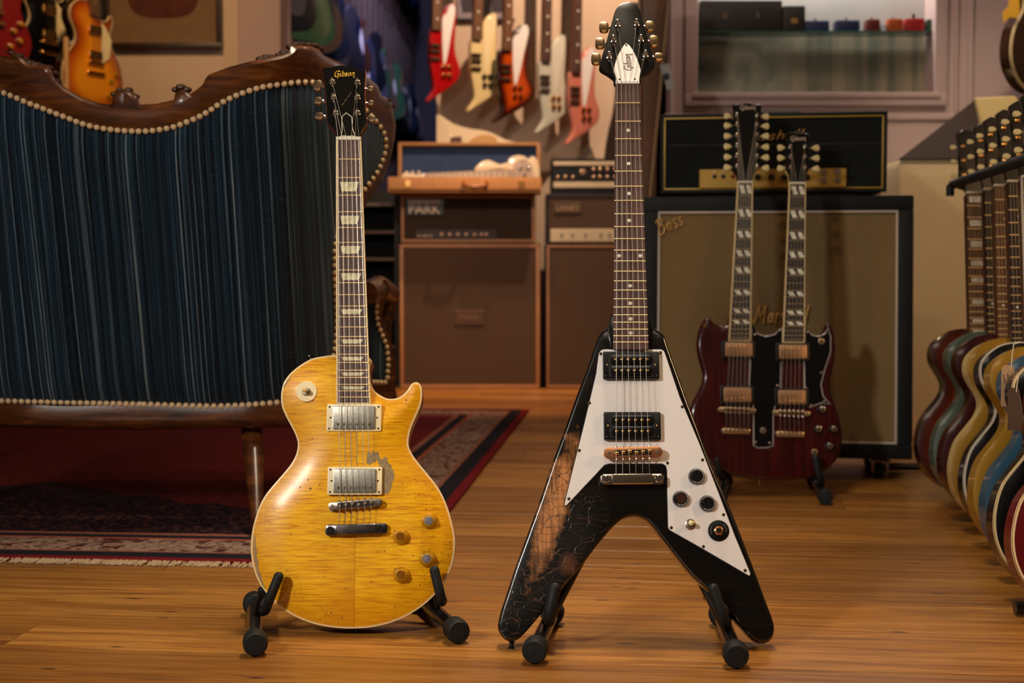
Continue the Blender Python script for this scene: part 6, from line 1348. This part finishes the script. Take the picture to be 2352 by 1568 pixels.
# ================================================================ LEFT DISPLAY
gl = 'guitars hanging on the left wall display'
def lg_(lb, x, y, Y, yaw, shp, top, side, bn_, **k): return sg(lb, Matrix.Translation(px(x, y, Y)) @ Matrix.Rotation(math.radians(yaw), 4, 'Z'), shp, top, side, bn_, rosewood2, group=gl, hw=gold, **k)
lg_('amber sunburst guitar with cream binding hanging nearest the framed picture', 216, 262, 5.75, 62, 'LP', sba, mat('dark_side', '140a06', .3, coat=.5), bind, pg=cream)
lg_('black guitar with cream edge binding hanging second from the picture', 112, 216, 5.75, 62, 'LP', fin('gloss_black', '08080a'), None, bind, pg=cream)
lg_('dark guitar with thin cream binding behind the black one on the left', 88, 208, 6.0, 62, 'LP', mat('dark_side', '140a06', .3), None, bind)
0 and lg_('dark amber guitar half hidden between the sunburst and the black one', 152, 190, 6.12, 64, 'ES', sba, brn, bind)
lg_('red guitar at the far upper left corner of the display', -16, 150, 5.5, 50, 'SG', fin('bright_red2', '7a0c0c'), None, None)
for lb, x, y in (('pale round-topped display post between the two black and amber guitars', 151, 84), ('pale round-topped display post at the far left', 42, 46)):
    p = px(x, y, 5.62); L = p.z; o = obj('display_post', MB().ring((0, 0, 1), (0, 0, 0), [(0, .011), (L-.01, .011), (L-.003, .008), (L, .003)], 14), mat('pale_post', 'b08450', .5), None, T3(p.x, p.y, p.z-L)); tag(o, lb, 'post')
# dark backing board of that display
bb = obj('display_board', MB().box(0, 0, .9, px(236, 0, 6.3).x-px(-60, 0, 6.3).x, .04, 1.8), mat('black_board', '120c0a', .7), None, T3((px(236, 0, 6.3).x+px(-60, 0, 6.3).x)/2, 6.33, 1.15)); tag(bb, 'black display board behind the hanging guitars on the left', 'board')
# framed picture
p0, p1 = px(238, 111, 6.36), px(506, -230, 6.36); R = thing('framed_picture', 'framed guitar drawing in a dark wooden frame on the left wall', 'picture', T3((p0.x+p1.x)/2, 6.372, p0.z)); w_, h_ = p1.x-p0.x, p1.z-p0.z; fw_ = .024
for cx, cz, sx, sz in ((0, fw_/2, w_, fw_), (0, h_-fw_/2, w_, fw_), (-w_/2+fw_/2, h_/2, fw_, h_-2*fw_), (w_/2-fw_/2, h_/2, fw_, h_-2*fw_)): obj('frame_side', MB().box(cx, 0, cz, sx, .035, sz), mat('dark_frame', '2c160a', .4), R, bevel=(.004, 2))
obj('mount', MB().box(0, .01, h_/2, w_-2*fw_, .006, h_-2*fw_), mat('tan_mount', 'a8845a', .8, var=.06), R)
gb = spline([(x*.95-.0, z*.95+.135) for x, z in SGO], 2); obj('drawn_guitar', MB().prism(gb, .004, .0065), mat('drawn_brown', '6a3018', .8, var=.25, vscale=12), R); obj('drawn_neck', MB().prism([(-.02, .45), (.02, .45), (.018, .66), (-.018, .66)], .0035, .0065), mat('drawn_dark', '3a1c12', .8), R)
obj('picture_glass', MB().box(0, .0, h_/2, w_-2*fw_, .002, h_-2*fw_), (lambda m: (m.node_tree.nodes['Principled BSDF'].inputs['Transmission Weight'].__setattr__('default_value', 1.), m)[1])(mat('clear_glass', 'ffffff', .02)), R)
# ================================================================ NICHE CONTENTS
zs = px(1800, 71, YR).z+.003
def nb(nm, lb, cat, x0, x1, y0, m, parts=(), dep=.07, yy=None):
    a = px(x0, y0, YR+.06); b = px(x1, 71, YR+.06); R = thing(nm, lb, cat, T3((a.x+b.x)/2, YR+.066, zs)); h = a.z-zs; w_ = b.x-a.x
    obj('casing', MB().box(0, 0, h/2, w_, dep, h), m, R, bevel=(min(.006, h*.15), 2))
    for (pn, cx, cz, sx, sz, mm, st_) in parts: obj(pn, MB().box(cx*w_, -dep/2-.001, cz*h, sx*w_, .004, sz*h) if not st_ else MB().ring((0, 0, 1), (cx*w_, 0, h), [(0, .006), (st_, .005)], 10), mm, R, bevel=None)
    return R
bx_ = mat('black_box', '1c1612', .5); db = mat('dark_box_label', '4a3c2c', .6)
nb('storage_box', 'long black box on the glass shelf at the left of the niche', 'box', 1605, 1792, 5, bx_, [('label', -.2, .5, .08, .25, db, 0), ('label', .2, .5, .05, .2, db, 0)], .09)
nb('storage_box', 'shorter black box with gold marks beside the long one on the shelf', 'box', 1794, 1845, 17, bx_, [('label', 0, .4, .3, .2, mat('gold_mark', '8a6a30', .5), 0)], .09)
for lb, a, b, y, c, top in (('dark blue effect pedal nearest the black boxes', 1846, 1902, 49, '1c2a4c', chrome2), ('dark blue effect pedal second from the black boxes', 1917, 1972, 48, '1e2748', chrome2), ('dark red effect pedal in the niche', 1988, 2018, 46, '5c1a10', chrome2), ('orange effect pedal in the niche', 2036, 2070, 45, 'a04414', chrome2), ('red effect pedal with a black top at the right of the niche', 2078, 2120, 44, '96140e', None), ('small white effect pedal between the red and orange ones', 2021, 2032, 54, 'b8b8c0', None), ('small green effect pedal in the right corner of the niche', 2126, 2140, 46, '22402a', None)):
    R = nb('effect_pedal', lb, 'pedal', a, b, y, mat('pedal_'+c, c, .4), [('footswitch', 0, 0, 0, 0, chrome2, .012)] if top else ([('footswitch', 0, 0, 0, 0, blackp, .02)] if a == 2078 else []), .06)
